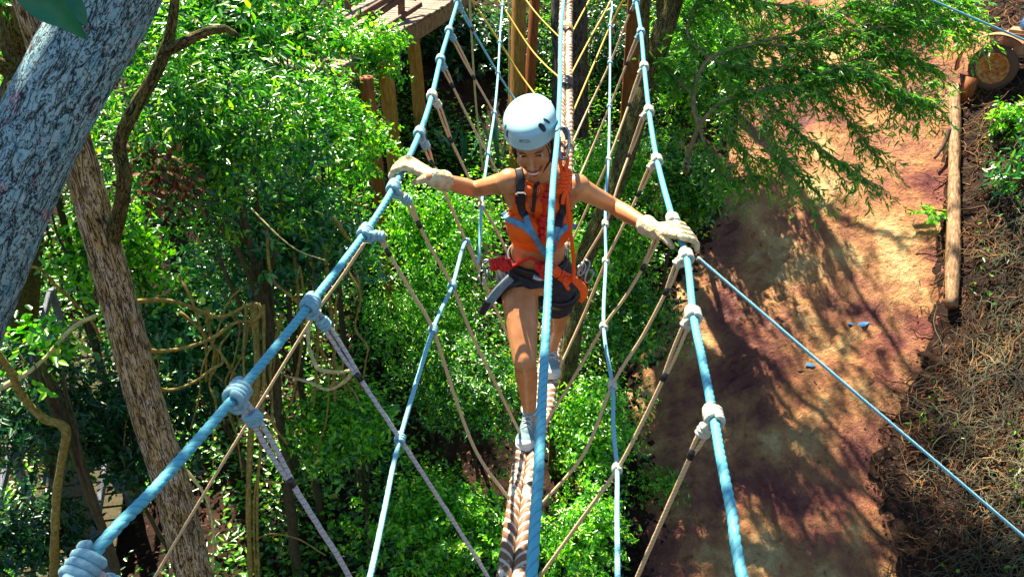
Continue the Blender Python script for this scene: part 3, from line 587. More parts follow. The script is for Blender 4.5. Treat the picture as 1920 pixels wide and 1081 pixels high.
# ------------------------------------------------------------------ dry roots and vines tangle on the right bank
def tangle(name, label, nn, xr, yr, r0, r1, L0, L1, hmax, m, pxmin):
    mb = MB(); cnt = 0
    while cnt < nn:
        x = rng.uniform(*xr); y = rng.uniform(*yr); rx = np.interp(y, Rw[:, 1], Rw[:, 0])
        if x < rx + rng.normal(pxmin, .18): continue
        cnt += 1; L_ = rng.uniform(L0, L1); n = 8; ang = rng.uniform(0, 6.28); h0 = rng.random() ** 1.6 * hmax
        k = rng.normal(0, .55, n).cumsum() + ang; st = L_ / n
        X = x + np.cumsum(np.cos(k)) * st; Y = y + np.cumsum(np.sin(k)) * st; Z = gz(X, Y) + .02 + h0 * (1 - .6 * np.linspace(-1, 1, n) ** 2) + rng.normal(0, .015, n).cumsum()
        P = np.stack([X, Y, np.maximum(Z, gz(X, Y) + .01)], -1); mb.tube(P, np.linspace(1, .55, n) * rng.uniform(r0, r1), 5, caps=False)
    return mb.build(name, m, kind='stuff', label=label, cat='dry vines')
M_dry1 = noisy('dry_root', [(.35, (.03, .013, .006)), (.5, (.12, .05, .018)), (.7, (.36, .18, .06))], 1.5, (1, 1, 1), .8, 0, attr=None)
M_dry2 = noisy('dry_vine_grey', [(.35, (.02, .022, .016)), (.5, (.085, .085, .05)), (.7, (.27, .26, .15))], 1.5, (1, 1, 1), .75, 0, attr=None)
tangle('dry_roots', 'tangled brown roots and dead stems along the right bank', 2100, (2.5, 9), (6, 15.5), .0025, .010, .15, .7, .12, M_dry1, .08)
tangle('dry_vines', 'tangled pale grey dry vines heaped on the right bank', 2700, (3.0, 8.5), (5.8, 12.5), .0025, .007, .3, 1.0, .36, M_dry2, .65)
tangle('dead_branches', 'scattered thicker dead branches lying on the right bank', 90, (3.0, 8.5), (5.8, 13), .008, .020, .5, 1.4, .30, M_dry1, .35)
n = 4500; Yy = rng.uniform(6, 15, n); X = np.interp(Yy, Rw[:, 1], Rw[:, 0]) + rng.uniform(.3, 3.5, n); q = np.sin(X * 2.7) * np.sin(Yy * 2.1 + 1) + rng.normal(0, .25, n); X = X[q > .35]; Yy = Yy[q > .35]; n = len(X)
P = np.stack([X, Yy, gz(X, Yy) + rng.random(n) * .35], -1); D = rng.normal(0, 1, (n, 3)); leaf_mesh('bank_weeds', P, D, rng.normal(0, .4, (n, 3)) + [0, 0, 1], rng.uniform(.05, .11, n), rng.uniform(.02, .045, n), M_leaf_mid, kind='stuff', label='sparse green weeds sprouting among the dry vines on the right bank', cat='weeds')
# crumbly clods and stones on the verges
M_crumb = noisy('crumb', [(.3, (.08, .035, .028)), (.7, (.22, .10, .06))], 5, (3, 3, 3), .9, 0, attr=None)
def clods(name, nn, xr, yr, s0, s1, m, side, label):
    mb = MB(); cnt = 0
    while cnt < nn:
        y = rng.uniform(*yr); lx = np.interp(y, Lw[:, 1], Lw[:, 0]); rx = np.interp(y, Rw[:, 1], Rw[:, 0])
        x = {'l': lx + rng.normal(-.1, .3), 'r': rx + rng.normal(.1, .22), 'm': rng.uniform(lx, rx)}[side]
        s = rng.uniform(s0, s1) * rng.uniform(.4, 1); A = rng.normal(0, 1, (3, 3)); Q, _ = np.linalg.qr(A)
        bm_v = np.array([[-1, -1, -.8], [1, -.8, -1], [.9, 1, -.8], [-1, .8, -1], [-.7, -.8, .8], [.8, -.6, 1], [.6, .8, .7], [-.8, .7, .9]]) * rng.uniform(.6, 1.1, (8, 3)) * s
        mb.add(bm_v @ Q.T + [x, y, float(gz(x, y)) + .02 + s * .3], [(0, 1, 2, 3)[::-1], (4, 5, 6, 7), (0, 1, 5, 4), (1, 2, 6, 5), (2, 3, 7, 6), (3, 0, 4, 7)]); cnt += 1
    mb.build(name, m, smooth=False, kind='stuff', label=label, cat='soil')
clods('soil_clods', 900, None, (6, 12), .015, .06, M_soil, 'l', 'dark crumbly soil clods along the left verge of the path')
clods('dark_crumbs', 900, None, (6, 10), .006, .028, M_soil, 'm', 'dark wet soil crumbs trodden into the lower path')
clods('soil_crumbs', 900, None, (6, 15), .005, .022, M_crumb, 'm', 'small dark crumbs of earth trodden into the path')

# ------------------------------------------------------------------ feathery tree over the path
M_feather = leaf_mat('feather_leaf', [(0, G(.016, .15, .025)), (.45, G(.06, .28, .022)), (.85, G(.15, .40, .02)), (1, G(.36, .46, .04))], .3, .7, .5)
M_twig = noisy('pale_twig', [(.3, (.12, .09, .05)), (.7, (.38, .30, .16))], 3, (8, 8, 8), .7, .3, .004)
gF = ground(1285, 330); root = empty('feathery_tree', gF, label='fine leaved feathery tree reaching from the left over the sunny dirt path', cat='tree')
limbs_ = [[(1288, 300, 9.8), (1310, 240, 9.7), (1350, 195, 9.6), (1420, 170, 9.5), (1500, 160, 9.4), (1580, 120, 9.3)],
 [(1310, 240, 9.7), (1300, 180, 9.9), (1330, 110, 10), (1420, 80, 10), (1510, 55, 10), (1600, 5, 10), (1680, -40, 10)],
 [(1420, 80, 10), (1500, 85, 9.8), (1600, 60, 9.7), (1700, 45, 9.7), (1770, 40, 9.7), (1810, 50, 9.7)],
 [(1420, 170, 9.5), (1460, 215, 9.3), (1510, 260, 9.1), (1570, 300, 9.0), (1630, 340, 8.9)],
 [(1500, 160, 9.4), (1560, 190, 9.3), (1600, 240, 9.2), (1640, 290, 9.1)],
 [(1420, 170, 9.5), (1440, 230, 9.2), (1470, 300, 9.0), (1520, 350, 8.8)],
 [(1350, 195, 9.6), (1370, 250, 9.4), (1420, 300, 9.3), (1470, 290, 9.2)],
 [(1580, 120, 9.3), (1640, 140, 9.3), (1690, 180, 9.2), (1740, 190, 9.2)],
 [(1500, 85, 9.8), (1560, 130, 9.6), (1630, 100, 9.6), (1690, 105, 9.6), (1740, 120, 9.6)],
 [(1330, 110, 10), (1290, 70, 10.2), (1300, 20, 10.3), (1350, -10, 10.3), (1440, 5, 10.4), (1520, 20, 10.4)],
 [(1600, 60, 9.7), (1680, 10, 9.9), (1750, 0, 9.9), (1810, 5, 9.9)],
 [(1300, 180, 9.9), (1260, 140, 10), (1240, 120, 10)],
 [(1310, 240, 9.7), (1330, 290, 9.5), (1360, 330, 9.4), (1420, 330, 9.3)],
 [(1330, 110, 10), (1400, 130, 9.8), (1480, 125, 9.7), (1530, 140, 9.6)]]
mb = MB(); LP = []
P = spline([gF, at(1286, 320, 9.9), at(*limbs_[0][0])], step=.1); mb.tube(P, .04, 8, rough=.05)
for i, L_ in enumerate(limbs_):
    r0 = .034 if i < 2 else .018; P = spline(pxs(L_), step=.07, extra=[np.linspace(r0, .008, len(L_))]); mb.tube(P, P[:, 3], 7, rough=.05); LP.append((P, i))
tP = []; tD = []
for P, i in LP:
    k0 = int(len(P) * (.35 if i < 2 else .12))
    for j in range(k0, len(P)):
        for q in range(3 if i in (3, 4, 5, 6, 12) else 7):
            d = P[min(j + 1, len(P) - 1)][:3] - P[j - 1][:3]; d /= np.linalg.norm(d) + 1e-9
            d = d * .7 + rng.normal(0, .6, 3) + np.array([.25, -.1, -.28]); d /= np.linalg.norm(d)
            Lt = rng.uniform(.22, .48); n = 7; t = np.linspace(0, 1, n); Q = P[j][:3] + d * Lt * t[:, None] + np.array([0, 0, -.14 * Lt / .4]) * (t ** 2)[:, None] + rng.normal(0, .006, (n, 3))
            mb.tube(Q, np.linspace(.0035, .0015, n), 3, caps=False); tP.append(Q)
mb.build('trunk', M_twig, root)
Ps = []; Ds = []
for Q in tP:
    m_ = 15; t = np.sort(rng.random(m_)); idx = t * (len(Q) - 1); i0 = np.minimum(idx.astype(int), len(Q) - 2); f_ = (idx - i0)[:, None]
    p = Q[i0] * (1 - f_) + Q[i0 + 1] * f_; T = Q[-1] - Q[0]; T = T / np.linalg.norm(T); sd = np.cross(T, [0, 0, 1.]); sd /= np.linalg.norm(sd) + 1e-9
    sg = np.where(rng.random(m_) < .5, -1, 1)[:, None]; Ps.append(p); Ds.append(T * .8 + sd * sg * .9 + rng.normal(0, .3, (m_, 3)))
Ps = np.concatenate(Ps); Ds = np.concatenate(Ds); n = len(Ps); ll = rng.uniform(.06, .115, n)
leaf_mesh('foliage', Ps, Ds, rng.normal(0, .5, (n, 3)) + [0, 0, 1], ll, ll * .21, M_feather, par=root, loc=gF)
print('feather leaves', n)

# strap-leaf plants in the dark hollow, fern, near leaf
def strap(label, g, nL, L, wd, m, spread=.7):
    mb = MB()
    for i in range(nL):
        a = i * 2.4 + rng.uniform(-.3, .3); ll = L * rng.uniform(.7, 1.1); t = np.linspace(0, 1, 8); out = spread * rng.uniform(.6, 1.2)
        P = np.array(g) + np.stack([np.cos(a) * t * ll * out, np.sin(a) * t * ll * out, ll * (t - .55 * out * t ** 2)], -1)
        wv = wd * np.sin(np.clip(t * .9 + .1, 0, 1) * math.pi) ** .6; sd = np.array([-math.sin(a), math.cos(a), 0])
        V = np.concatenate([P + sd * wv[:, None], P - np.array([0, 0, .25 * wd]), P - sd * wv[:, None]]); F = []
        for j in range(7): F += [(j, j + 1, 8 + j + 1, 8 + j), (8 + j, 8 + j + 1, 16 + j + 1, 16 + j)]
        mb.add(V, F)
    mb.build('strap_leaf_plant', m, None, loc=g[:], label=label, cat='plant', group='strap leaved plants in the dark hollow')
M_strap = mat('strap_leaf', (.02, .12, .06), .3, .7)
strap('strap leaved plant left of the helmet in the dark hollow', ground(872, 318), 9, 1.0, .035, M_strap)
strap('upright strap leaved plant right against the helmet brim', ground(935, 318), 8, 1.2, .03, M_strap, .35)
strap('strap leaved plant low beside the orange log support', ground(842, 300), 7, .8, .035, M_strap)
g = ground(1750, 420); P0 = []; D0 = []
for i in range(5):
    a = i * 1.25 + .4
    for t in np.linspace(.15, 1, 14):
        for s_ in (-1, 1):
            P0.append((g.x + math.cos(a) * .34 * t, g.y + math.sin(a) * .34 * t, g.z + .16 + .12 * t - .12 * t * t)); D0.append((math.cos(a) * .5 - math.sin(a) * s_, math.sin(a) * .5 + math.cos(a) * s_, -.1))
n = len(P0); leaf_mesh('fern', np.array(P0), np.array(D0), np.tile([0, 0, 1.], (n, 1)) + rng.normal(0, .1, (n, 3)), np.full(n, .09), np.full(n, .03), M_leaf_bright, loc=g[:], label='small green fern beside the barrier log on the path edge', cat='fern')
M_bigleaf = noisy('big_leaf', [(.3, (.006, .11, .055)), (.7, (.02, .19, .08))], 3, (4, 4, 4), .35, .2, .002, attr=None)
def big_leaf(label, pts, wd, tilt):
    P = spline(pxs(pts), n=8)[:, :3]; n = len(P); t = np.linspace(0, 1, n); wv = wd * np.sin(np.clip(t, .02, .995) * math.pi) ** .7 * (1.15 - .5 * t)
    T = np.gradient(P, axis=0); T /= np.linalg.norm(T, axis=1)[:, None]; nn = np.array(tilt) / np.linalg.norm(tilt); sd = np.cross(T, nn); cols = []
    for k in (-1, -.5, 0, .5, 1): cols.append(P + sd * (wv * k)[:, None] + nn * (abs(k) * .30 * wv + .03 * wv * np.sin(t * 40) * abs(k))[:, None])
    V = np.concatenate(cols); F = [(c * n + i, c * n + i + 1, (c + 1) * n + i + 1, (c + 1) * n + i) for c in range(4) for i in range(n - 1)]
    MB().add(V, F).build('hanging_leaf', M_bigleaf, None, loc=P[0], label=label, cat='leaf', group='big leaves close to the camera')
big_leaf('big green leaf hanging in front of the grey blue trunk at the top left corner', [(-10, -70, 1.22), (60, -5, 1.25), (120, 35, 1.27), (165, 76, 1.29)], .030, (.2, -.8, .5))
big_leaf('darker upper one of the two big leaves at the top left corner', [(60, -60, 1.32), (105, -20, 1.32), (140, 15, 1.32), (163, 50, 1.32)], .020, (.6, -.7, .2))
c = ground(1322, 62); mb = MB(); mb.tube([c - Vector((0, 0, .1)), c + Vector((.02, 0, .6)), c + Vector((.03, 0, 1.3))], .17, 14, rough=.03); mb.build('gate_post', M_redpole, None, loc=c[:], label='thick reddish post beside the path start at the top edge', cat='post')
# dead leaf cluster
c = at(300, 300, 5.6); cc = leaf_cloud('dead_leaf_cluster', c, (.28, .2, .28), 260, .07, M_leaf_dry, loc=c[:], clump=5, up=-.8, kind='stuff', label='hanging cluster of brown dead leaves in the upper left foliage', cat='dead leaves')

# ------------------------------------------------------------------ the rope bridge
def rope_mat(name, crown, groove, lobes=3, pitch=.06, dirt=None, fleck=None, rough=.55, contrast=1.0):
    def f(nt, b):
        a = nd(nt, 'ShaderNodeAttribute', attribute_name='tc'); sp = nd(nt, 'ShaderNodeSeparateXYZ'); nt.links.new(a.outputs['Vector'], sp.inputs[0])
        th = nd(nt, 'ShaderNodeMath', {0: sp.outputs[1], 1: sp.outputs[0]}, operation='ARCTAN2')
        p1_ = nd(nt, 'ShaderNodeMath', {0: th.outputs[0], 1: lobes / 2}, operation='MULTIPLY'); p2_ = nd(nt, 'ShaderNodeMath', {0: sp.outputs[2], 1: math.pi * lobes / pitch}, operation='MULTIPLY')
        df = nd(nt, 'ShaderNodeMath', {0: p1_.outputs[0], 1: p2_.outputs[0]}, operation='SUBTRACT'); cs = nd(nt, 'ShaderNodeMath', {0: df.outputs[0]}, operation='COSINE'); ab = nd(nt, 'ShaderNodeMath', {0: cs.outputs[0]}, operation='ABSOLUTE')
        r = ramp(nt, ab.outputs[0], [(0, groove), (.45 * contrast, crown), (1, crown)]); colr = r.outputs[0]
        n = noise(nt, a.outputs['Vector'], 14, 5, .7)
        if dirt:
            mk = nd(nt, 'ShaderNodeMath', {0: ramp(nt, n, [(.38, (0, 0, 0)), (.46, (1, 1, 1))]).outputs[0], 1: ramp(nt, ab.outputs[0], [(.32, (0, 0, 0)), (.52, (1, 1, 1))]).outputs[0]}, operation='MULTIPLY')
            mx = nd(nt, 'ShaderNodeMix', data_type='RGBA'); nt.links.new(mk.outputs[0], mx.inputs['Factor']); nt.links.new(colr, mx.inputs[6]); mx.inputs[7].default_value = (*dirt, 1); colr = mx.outputs[2]
        if fleck:
            wv = nd(nt, 'ShaderNodeMath', {0: sp.outputs[2], 1: 2 * math.pi / .022}, operation='MULTIPLY'); w2 = nd(nt, 'ShaderNodeMath', {0: th.outputs[0], 1: wv.outputs[0]}, operation='ADD'); sn = nd(nt, 'ShaderNodeMath', {0: w2.outputs[0]}, operation='SINE')
            fk = ramp(nt, sn.outputs[0], [(.90, (0, 0, 0)), (.96, (1, 1, 1))])
            mx = nd(nt, 'ShaderNodeMix', data_type='RGBA'); nt.links.new(fk.outputs[0], mx.inputs['Factor']); nt.links.new(colr, mx.inputs[6]); mx.inputs[7].default_value = (*fleck, 1); colr = mx.outputs[2]
        nt.links.new(colr, b.inputs['Base Color']); bump(nt, b, noise(nt, a.outputs['Vector'], 260, 3), .35, .002)
    return mat(name, (.5, .5, .5), rough, .35, 0, f)
TE = (.085, .37, .47)
M_rope = rope_mat('rope_pale_blue', TE, (.07, .20, .26), 3, .075)
M_rope_thin = rope_mat('rope_pale_blue_thin', (.20, .46, .57), (.08, .20, .28), 3, .045)
M_rope_fleck = rope_mat('rope_flecked', (.50, .46, .46), (.34, .32, .33), 3, .05, fleck=(.10, .16, .28))
M_rope_tan = rope_mat('rope_tan', (.60, .43, .24), (.32, .19, .08), 3, .05)
M_rope_yel = rope_mat('rope_yellow', (.66, .44, .05), (.3, .16, .02), 3, .05)
M_knot = noisy('knot_cord', [(.3, (.12, .30, .38)), (.6, (.26, .44, .50)), (.8, (.45, .50, .46))], 8, (10, 10, 10), .6, .5, .002, attr=None)
M_knot_tan = noisy('knot_cord_tan', [(.3, (.40, .42, .36)), (.6, (.60, .58, .46)), (.8, (.7, .66, .55))], 8, (10, 10, 10), .6, .5, .002, attr=None)
M_tape = mat('black_tape', (.012, .012, .015), .35, .5)
M_foot = rope_mat('foot_rope', (.66, .56, .42), (.52, .46, .36), 3, .15, dirt=(.17, .08, .04))

HL = [(-140, 1500, .80), (155, 1065, 1.11), (300, 905, 1.36), (445, 738, 1.72), (582, 570, 2.20), (685, 436, 2.68), (738, 352, 3.0), (787, 250, 3.6), (810, 180, 4.1), (826, 112, 4.75), (842, 58, 5.4), (858, 4, 6.1), (872, -45, 7.0), (900, -120, 9.0), (960, -190, 12.6)]
HR = [(1490, 1420, .85), (1392, 1081, 1.22), (1372, 960, 1.38), (1352, 860, 1.56), (1338, 780, 1.75), (1316, 670, 2.03), (1300, 590, 2.30), (1287, 480, 2.78), (1262, 412, 3.06), (1232, 300, 3.75), (1217, 208, 4.3), (1208, 125, 4.95), (1202, 60, 5.6), (1193, 4, 6.2), (1186, -50, 7.1), (1170, -120, 9.0), (1110, -190, 12.6)]
ML = [(640, 1300, 1.25), (694, 1081, 1.50), (720, 960, 1.80), (750, 822, 2.20), (812, 618, 2.68), (848, 536, 3.0), (874, 453, 3.6), (896, 492, 3.8), (903, 385, 4.1), (915, 290, 4.75), (927, 213, 5.4), (934, 138, 6.1), (937, 80, 6.7), (942, 12, 7.3), (950, -60, 8.3), (1000, -170, 12.8)]
MR = [(1157, 1300, 1.3), (1158, 1081, 1.62), (1157, 960, 1.95), (1157, 878, 2.30), (1150, 800, 2.50), (1148, 722, 2.78), (1132, 612, 3.06), (1136, 490, 3.75), (1135, 420, 4.0), (1137, 350, 4.3), (1141, 300, 4.7), (1143, 200, 5.6), (1144, 118, 6.2), (1144, 50, 6.9), (1146, -20, 7.8), (1130, -160, 12.8)]
FC = [(930, 1330, 1.75), (960, 1081, 2.28), (977, 940, 2.66), (990, 850, 3.0), (1020, 745, 3.5), (1033, 640, 4.0), (1040, 540, 4.4), (1052, 430, 4.85), (1059, 300, 5.6), (1060, 200, 6.2), (1060, 100, 7.0), (1061, 30, 7.7), (1063, -40, 8.6), (1066, -130, 12.8)]
SCb = [(975, 1500, .62), (997, 1081, .90), (1010, 880, 1.13), (1017, 740, 1.35), (1024, 615, 1.58), (1028, 540, 1.75), (1033, 417, 2.15), (1038, 333, 2.5), (1046, 247, 2.95), (1050, 150, 3.6), (1052, 56, 4.4), (1057, 0, 5.1), (1064, -80, 6.6), (1068, -170, 12.8)]
def line_rope(name, label, L_, r, m, pitch, seg=12, group=None, amp=.17, step=None):
    P = spline(pxs(L_), step=step or pitch / 9); mb = MB(); mb.tube(P, r, seg, lobes=3, pitch=pitch, amp=amp)
    root = mb.build(name, m, None, loc=P[len(P) // 2][:3], label=label, cat='rope', group=group); return P
hlP = line_rope('handrail_rope', 'thick pale blue twisted handrail rope on the left under the climber\'s glove', HL, .0126, M_rope, .075, 18, 'handrail ropes of the bridge', .18)
hrP = line_rope('handrail_rope', 'thick pale blue twisted handrail rope on the right under the climber\'s glove', HR, .0126, M_rope, .075, 18, 'handrail ropes of the bridge')
line_rope('side_rope', 'thinner side rope joining the left hanger ropes at mid height', ML, .0085, M_rope_thin, .045, 9, 'mid height side ropes', .1, .012)
line_rope('side_rope', 'thinner side rope joining the right hanger ropes at mid height', MR, .0085, M_rope_thin, .045, 9, 'mid height side ropes', .1, .012)
line_rope('safety_cable', 'blue twisted overhead safety cable running down the middle in front of the climber', SCb, .0098, M_rope, .075, 16, None, .12, .009)
# foot cable: two thick twisted strands side by side
fP = spline(pxs(FC), step=.012); T = np.gradient(fP[:, :3], axis=0); T /= np.linalg.norm(T, axis=1)[:, None]; sd = np.cross(T, [0, 0, 1.]); sd /= np.linalg.norm(sd, axis=1)[:, None]
root = empty('foot_cable', fP[150][:3], label='double thick cream and brown twisted foot cable the climber walks on', cat='rope')
for s_ in (-1, 1):
    mb = MB(); mb.tube(fP[:, :3] + sd * s_ * .029, .032, 20, lobes=3, pitch=.15 * s_, amp=.20); mb.build('strand', M_foot if s_ > 0 else rope_mat('foot_rope_mirror', (.66, .56, .42), (.52, .46, .36), 3, -.15, dirt=(.17, .08, .04)), root, loc=root.location)
fY = fP[:, 1]
def foot_at(Y): i = int(np.argmin(np.abs(fY - Y))); return Vector(fP[i][:3]), Vector(T[i])
for Yb in (6.45, 6.52, 5.75, 7.4):
    p, t_ = foot_at(Yb); mb = MB(); mb.coil(p, t_, .062, .006, 5, .012, 6); mb.build('lashing', M_tape if Yb > 6.4 and Yb < 6.6 else M_rope_tan, root)

def tangent(P, p):
    i = int(np.argmin(np.linalg.norm(P[:, :3] - np.array(p), axis=1))); i = min(max(i, 2), len(P) - 3); return Vector(P[i][:3]), Vector(P[i + 2][:3] - P[i - 2][:3]).normalized()
def hanger(label, line, k0, k1, tape, L_, m, mk, group, mid=None, midline=None, scale=1.0):
    """k0 knot on the handrail, k1 lower knot, tape band, then the rope L_ down to the foot cable"""
    r = .0074 * scale
    p0, t0 = tangent(line, at(*k0)); p1 = at(*k1) if k1 else None
    root = empty('hanger_rope', p0, label=label, cat='rope', group=group)
    d = ((p1 or at(*tape)) - p0).normalized()
    mb = MB(); mb.coil(p0, t0, .0195 * scale, .0085 * scale, 4.0, .0135 * scale, 7, wob=.04); mb.coil(p0 + t0 * -.02 * scale + d * .022 * scale, (t0.cross(d) * .4 + t0).normalized(), .014 * scale, .008 * scale, 1.5, .010, 7)
    mb.build('hitch_knot', mk, root)
    if p1:
        mb = MB(); mb.coil(p1, d, .0135 * scale, .008 * scale, 2.6, .012 * scale, 7, wob=.1); mb.coil(p1 + d * .004, d.cross(t0), .011 * scale, .0075 * scale, 1.3, .009, 7); mb.build('loop_knot', mk, root)
    pts = pxs([tape] + L_); start = p1 or p0
    mb = MB(); sdv = d.cross(Vector(ray(k0[0], k0[1]))).normalized() * r * 1.0
    for s_ in (-1, 1):
        P = spline([p0 + sdv * s_ * .5, start + sdv * s_, (start + pts[0]) / 2 + sdv * s_ * 1.1, pts[0] + sdv * s_ * .5], step=.012); mb.tube(P, r * .85, 8, lobes=3, pitch=.05, amp=.08)
    P = spline(pts, step=.014); mb.tube(P, r, 8, lobes=3, pitch=.05, amp=.1); mb.build('rope', m, root)
    dt = (pts[1] - pts[0]).normalized(); mb = MB(); mb.tube([pts[0] - dt * .017, pts[0], pts[0] + dt * .017], r * 1.35, 10); mb.build('tape_band', M_tape, root)
    if mid:
        pm, tm = tangent(spline(pxs(midline), step=.02), at(*mid)); mb = MB(); mb.coil(pm, tm, .0135, .0065, 3, .011, 7); mb.build('crossing_knot', mk, root)
GL, GR = 'hanger ropes of the left side', 'hanger ropes of the right side'
def fpx(Y, side):
    p, t_ = foot_at(Y); return p, t_
FL, TN, YL = M_rope_fleck, M_rope_tan, M_rope_yel
lefts = [
 ('left hanger rope whose big knot sits in the bottom left corner', (160, 1060, 1.11), (205, 1100, 1.15), (255, 1180, 1.2), [(420, 1400, 1.5)], FL, M_knot, None, 1.25),
 ('left hanger rope with a doubled upper part and black tape, second up', (445, 738, 1.72), (475, 782, 1.74), (545, 902, 1.76), [(600, 990, 1.78), (655, 1081, 1.8), (760, 1300, 1.85)], FL, M_knot, None, 1.15),
 ('left hanger rope crossing the side rope in the lower middle, third up', (584, 570, 2.2), (608, 606, 2.2), (672, 705, 2.2), [(750, 822, 2.2), (830, 945, 2.22), (915, 1081, 2.25), (940, 1140, 2.3)], FL, M_knot, (750, 822, 2.2), 1.05),
 ('left hanger rope just below the climber\'s glove ending beside the front shoe', (686, 436, 2.68), (712, 442, 2.68), (727, 472, 2.68), [(770, 545, 2.68), (812, 618, 2.68), (852, 740, 2.68), (895, 850, 2.67), (958, 940, 2.66)], TN, M_knot, (812, 618, 2.68), 1.0),
 ('left hanger rope starting at the climber\'s glove knot', (740, 352, 3.0), (763, 374, 3.0), (785, 420, 3.0), [(815, 478, 3.0), (848, 536, 3.0), (890, 640, 3.0), (930, 720, 3.0), (975, 812, 3.05)], TN, M_knot, (848, 536, 3.0), 1.0),
 ('left hanger rope passing behind the climber\'s right wrist', (787, 250, 3.6), (798, 272, 3.6), (810, 306, 3.6), [(838, 370, 3.6), (874, 453, 3.6), (930, 580, 3.6), (1000, 740, 3.55)], TN, M_knot, (874, 453, 3.6), 1.0),
 ('left hanger rope descending to the climber\'s right elbow', (810, 180, 4.1), (821, 196, 4.1), (845, 262, 4.1), [(880, 335, 4.1), (905, 385, 4.1), (945, 460, 4.1), (1015, 620, 4.05)], TN, M_knot_tan, (903, 385, 4.1), 1.0),
 ('left hanger rope descending to the climber\'s right shoulder', (826, 112, 4.75), (832, 126, 4.75), (848, 160, 4.75), [(880, 225, 4.75), (915, 290, 4.75), (950, 350, 4.75), (1040, 470, 4.7)], TN, M_knot, (915, 290, 4.75), 1.0),
 ('left hanger rope passing just left of the helmet brim', (842, 58, 5.4), (850, 72, 5.4), (888, 145, 5.4), [(927, 213, 5.4), (948, 250, 5.4), (1040, 370, 5.2)], TN, M_knot, (927, 213, 5.4), 1.0),
 ('left hanger rope running to the top of the helmet', (858, 4, 6.1), (864, 16, 6.1), (885, 55, 6.1), [(934, 138, 6.1), (968, 190, 6.1), (1045, 290, 5.7)], M_rope_thin, M_knot, (934, 138, 6.1), 1.0),
 ('blue topped left hanger rope whose lower half is yellow behind the helmet', (868, -35, 6.8), None, (892, 12, 6.8), [(937, 80, 6.7), (972, 135, 6.6), (1005, 180, 6.4), (1048, 240, 6.0)], YL, M_knot, (937, 80, 6.7), 1.0),
 ('yellow left hanger rope second from the top reaching the foot cable above the helmet', (880, -75, 7.6), None, (905, -40, 7.5), [(942, 12, 7.3), (990, 85, 7.0), (1020, 120, 6.8), (1050, 147, 6.6)], YL, M_knot, (942, 12, 7.3), 1.0),
 ('topmost yellow left hanger rope ending at the foot cable near the top edge', (895, -110, 8.6), None, (920, -80, 8.4), [(960, -35, 8.0), (1005, 25, 7.6), (1050, 72, 7.3)], YL, M_knot, None, 1.0)]
for lab, k0, k1, tp_, L_, m, mk, mid, sc in lefts: hanger(lab, hlP, k0, k1, tp_, L_, m, mk, GL, mid, ML, sc)
rights = [
 ('right hanger rope leaving the bottom edge, lowest on the right', (1338, 780, 1.75), (1322, 806, 1.75), (1297, 850, 1.76), [(1250, 955, 1.78), (1195, 1081, 1.8), (1120, 1260, 1.85)], TN, M_knot_tan, None, 1.0),
 ('right hanger rope crossing the side rope over the lower path edge, second up', (1302, 590, 2.3), (1288, 606, 2.3), (1246, 705, 2.3), [(1205, 790, 2.3), (1158, 878, 2.3), (1085, 980, 2.3), (1012, 1081, 2.3), (985, 1120, 2.3)], TN, M_knot_tan, (1157, 878, 2.3), 1.0),
 ('right hanger rope below the climber\'s glove ending near the foot cable, third up', (1286, 480, 2.78), (1272, 492, 2.78), (1250, 545, 2.78), [(1205, 630, 2.78), (1148, 722, 2.78), (1095, 850, 2.72), (1015, 945, 2.68)], TN, M_knot_tan, (1148, 722, 2.78), 1.0),
 ('right hanger rope emerging under the climber\'s glove cuff', (1262, 412, 3.06), (1240, 430, 3.06), (1207, 500, 3.06), [(1170, 560, 3.06), (1132, 612, 3.06), (1080, 700, 3.06), (1012, 812, 3.08)], TN, M_knot_tan, (1132, 612, 3.06), 1.0),
 ('right hanger rope crossing behind the climber\'s left forearm', (1232, 300, 3.75), (1221, 312, 3.75), (1198, 362, 3.75), [(1165, 430, 3.75), (1136, 490, 3.75), (1090, 600, 3.75), (1030, 730, 3.6)], TN, M_knot_tan, (1136, 490, 3.75), 1.0),
 ('right hanger rope crossing behind the climber\'s left elbow', (1217, 208, 4.3), (1207, 218, 4.3), (1180, 290, 4.3), [(1160, 345, 4.2), (1135, 420, 4.1), (1095, 490, 4.1), (1045, 590, 4.1)], TN, M_knot_tan, (1135, 420, 4.0), 1.0),
 ('right hanger rope behind the climber\'s left upper arm', (1208, 125, 4.95), (1202, 135, 4.95), (1180, 195, 4.9), [(1141, 300, 4.7), (1110, 370, 4.7), (1060, 480, 4.7)], TN, M_knot_tan, (1141, 300, 4.7), 1.0),
 ('right hanger rope passing right of the orange knot beside the head', (1202, 60, 5.6), (1196, 70, 5.6), (1176, 118, 5.6), [(1143, 200, 5.6), (1105, 290, 5.5), (1065, 380, 5.2)], TN, M_knot, (1143, 200, 5.6), 1.0),
 ('tan right hanger rope with black tape close to the top edge', (1193, 4, 6.2), None, (1182, 22, 6.2), [(1144, 118, 6.2), (1100, 210, 6.0), (1066, 285, 5.7)], TN, M_knot, (1144, 118, 6.2), 1.0),
 ('yellow right hanger rope reaching the foot cable level with the helmet', (1188, -35, 6.8), None, (1178, -18, 6.8), [(1144, 50, 6.9), (1105, 140, 6.5), (1067, 228, 6.1)], YL, M_knot, (1144, 50, 6.9), 1.0),
 ('yellow right hanger rope second from the top beside the foot cable', (1182, -75, 7.7), None, (1172, -55, 7.7), [(1140, 12, 7.3), (1105, 75, 7.0), (1067, 147, 6.6)], YL, M_knot, None, 1.0),
 ('topmost short yellow right hanger rope at the top edge', (1172, -115, 8.8), None, (1160, -95, 8.6), [(1125, -35, 8.2), (1100, 10, 7.8), (1068, 70, 7.3)], YL, M_knot, None, 1.0)]
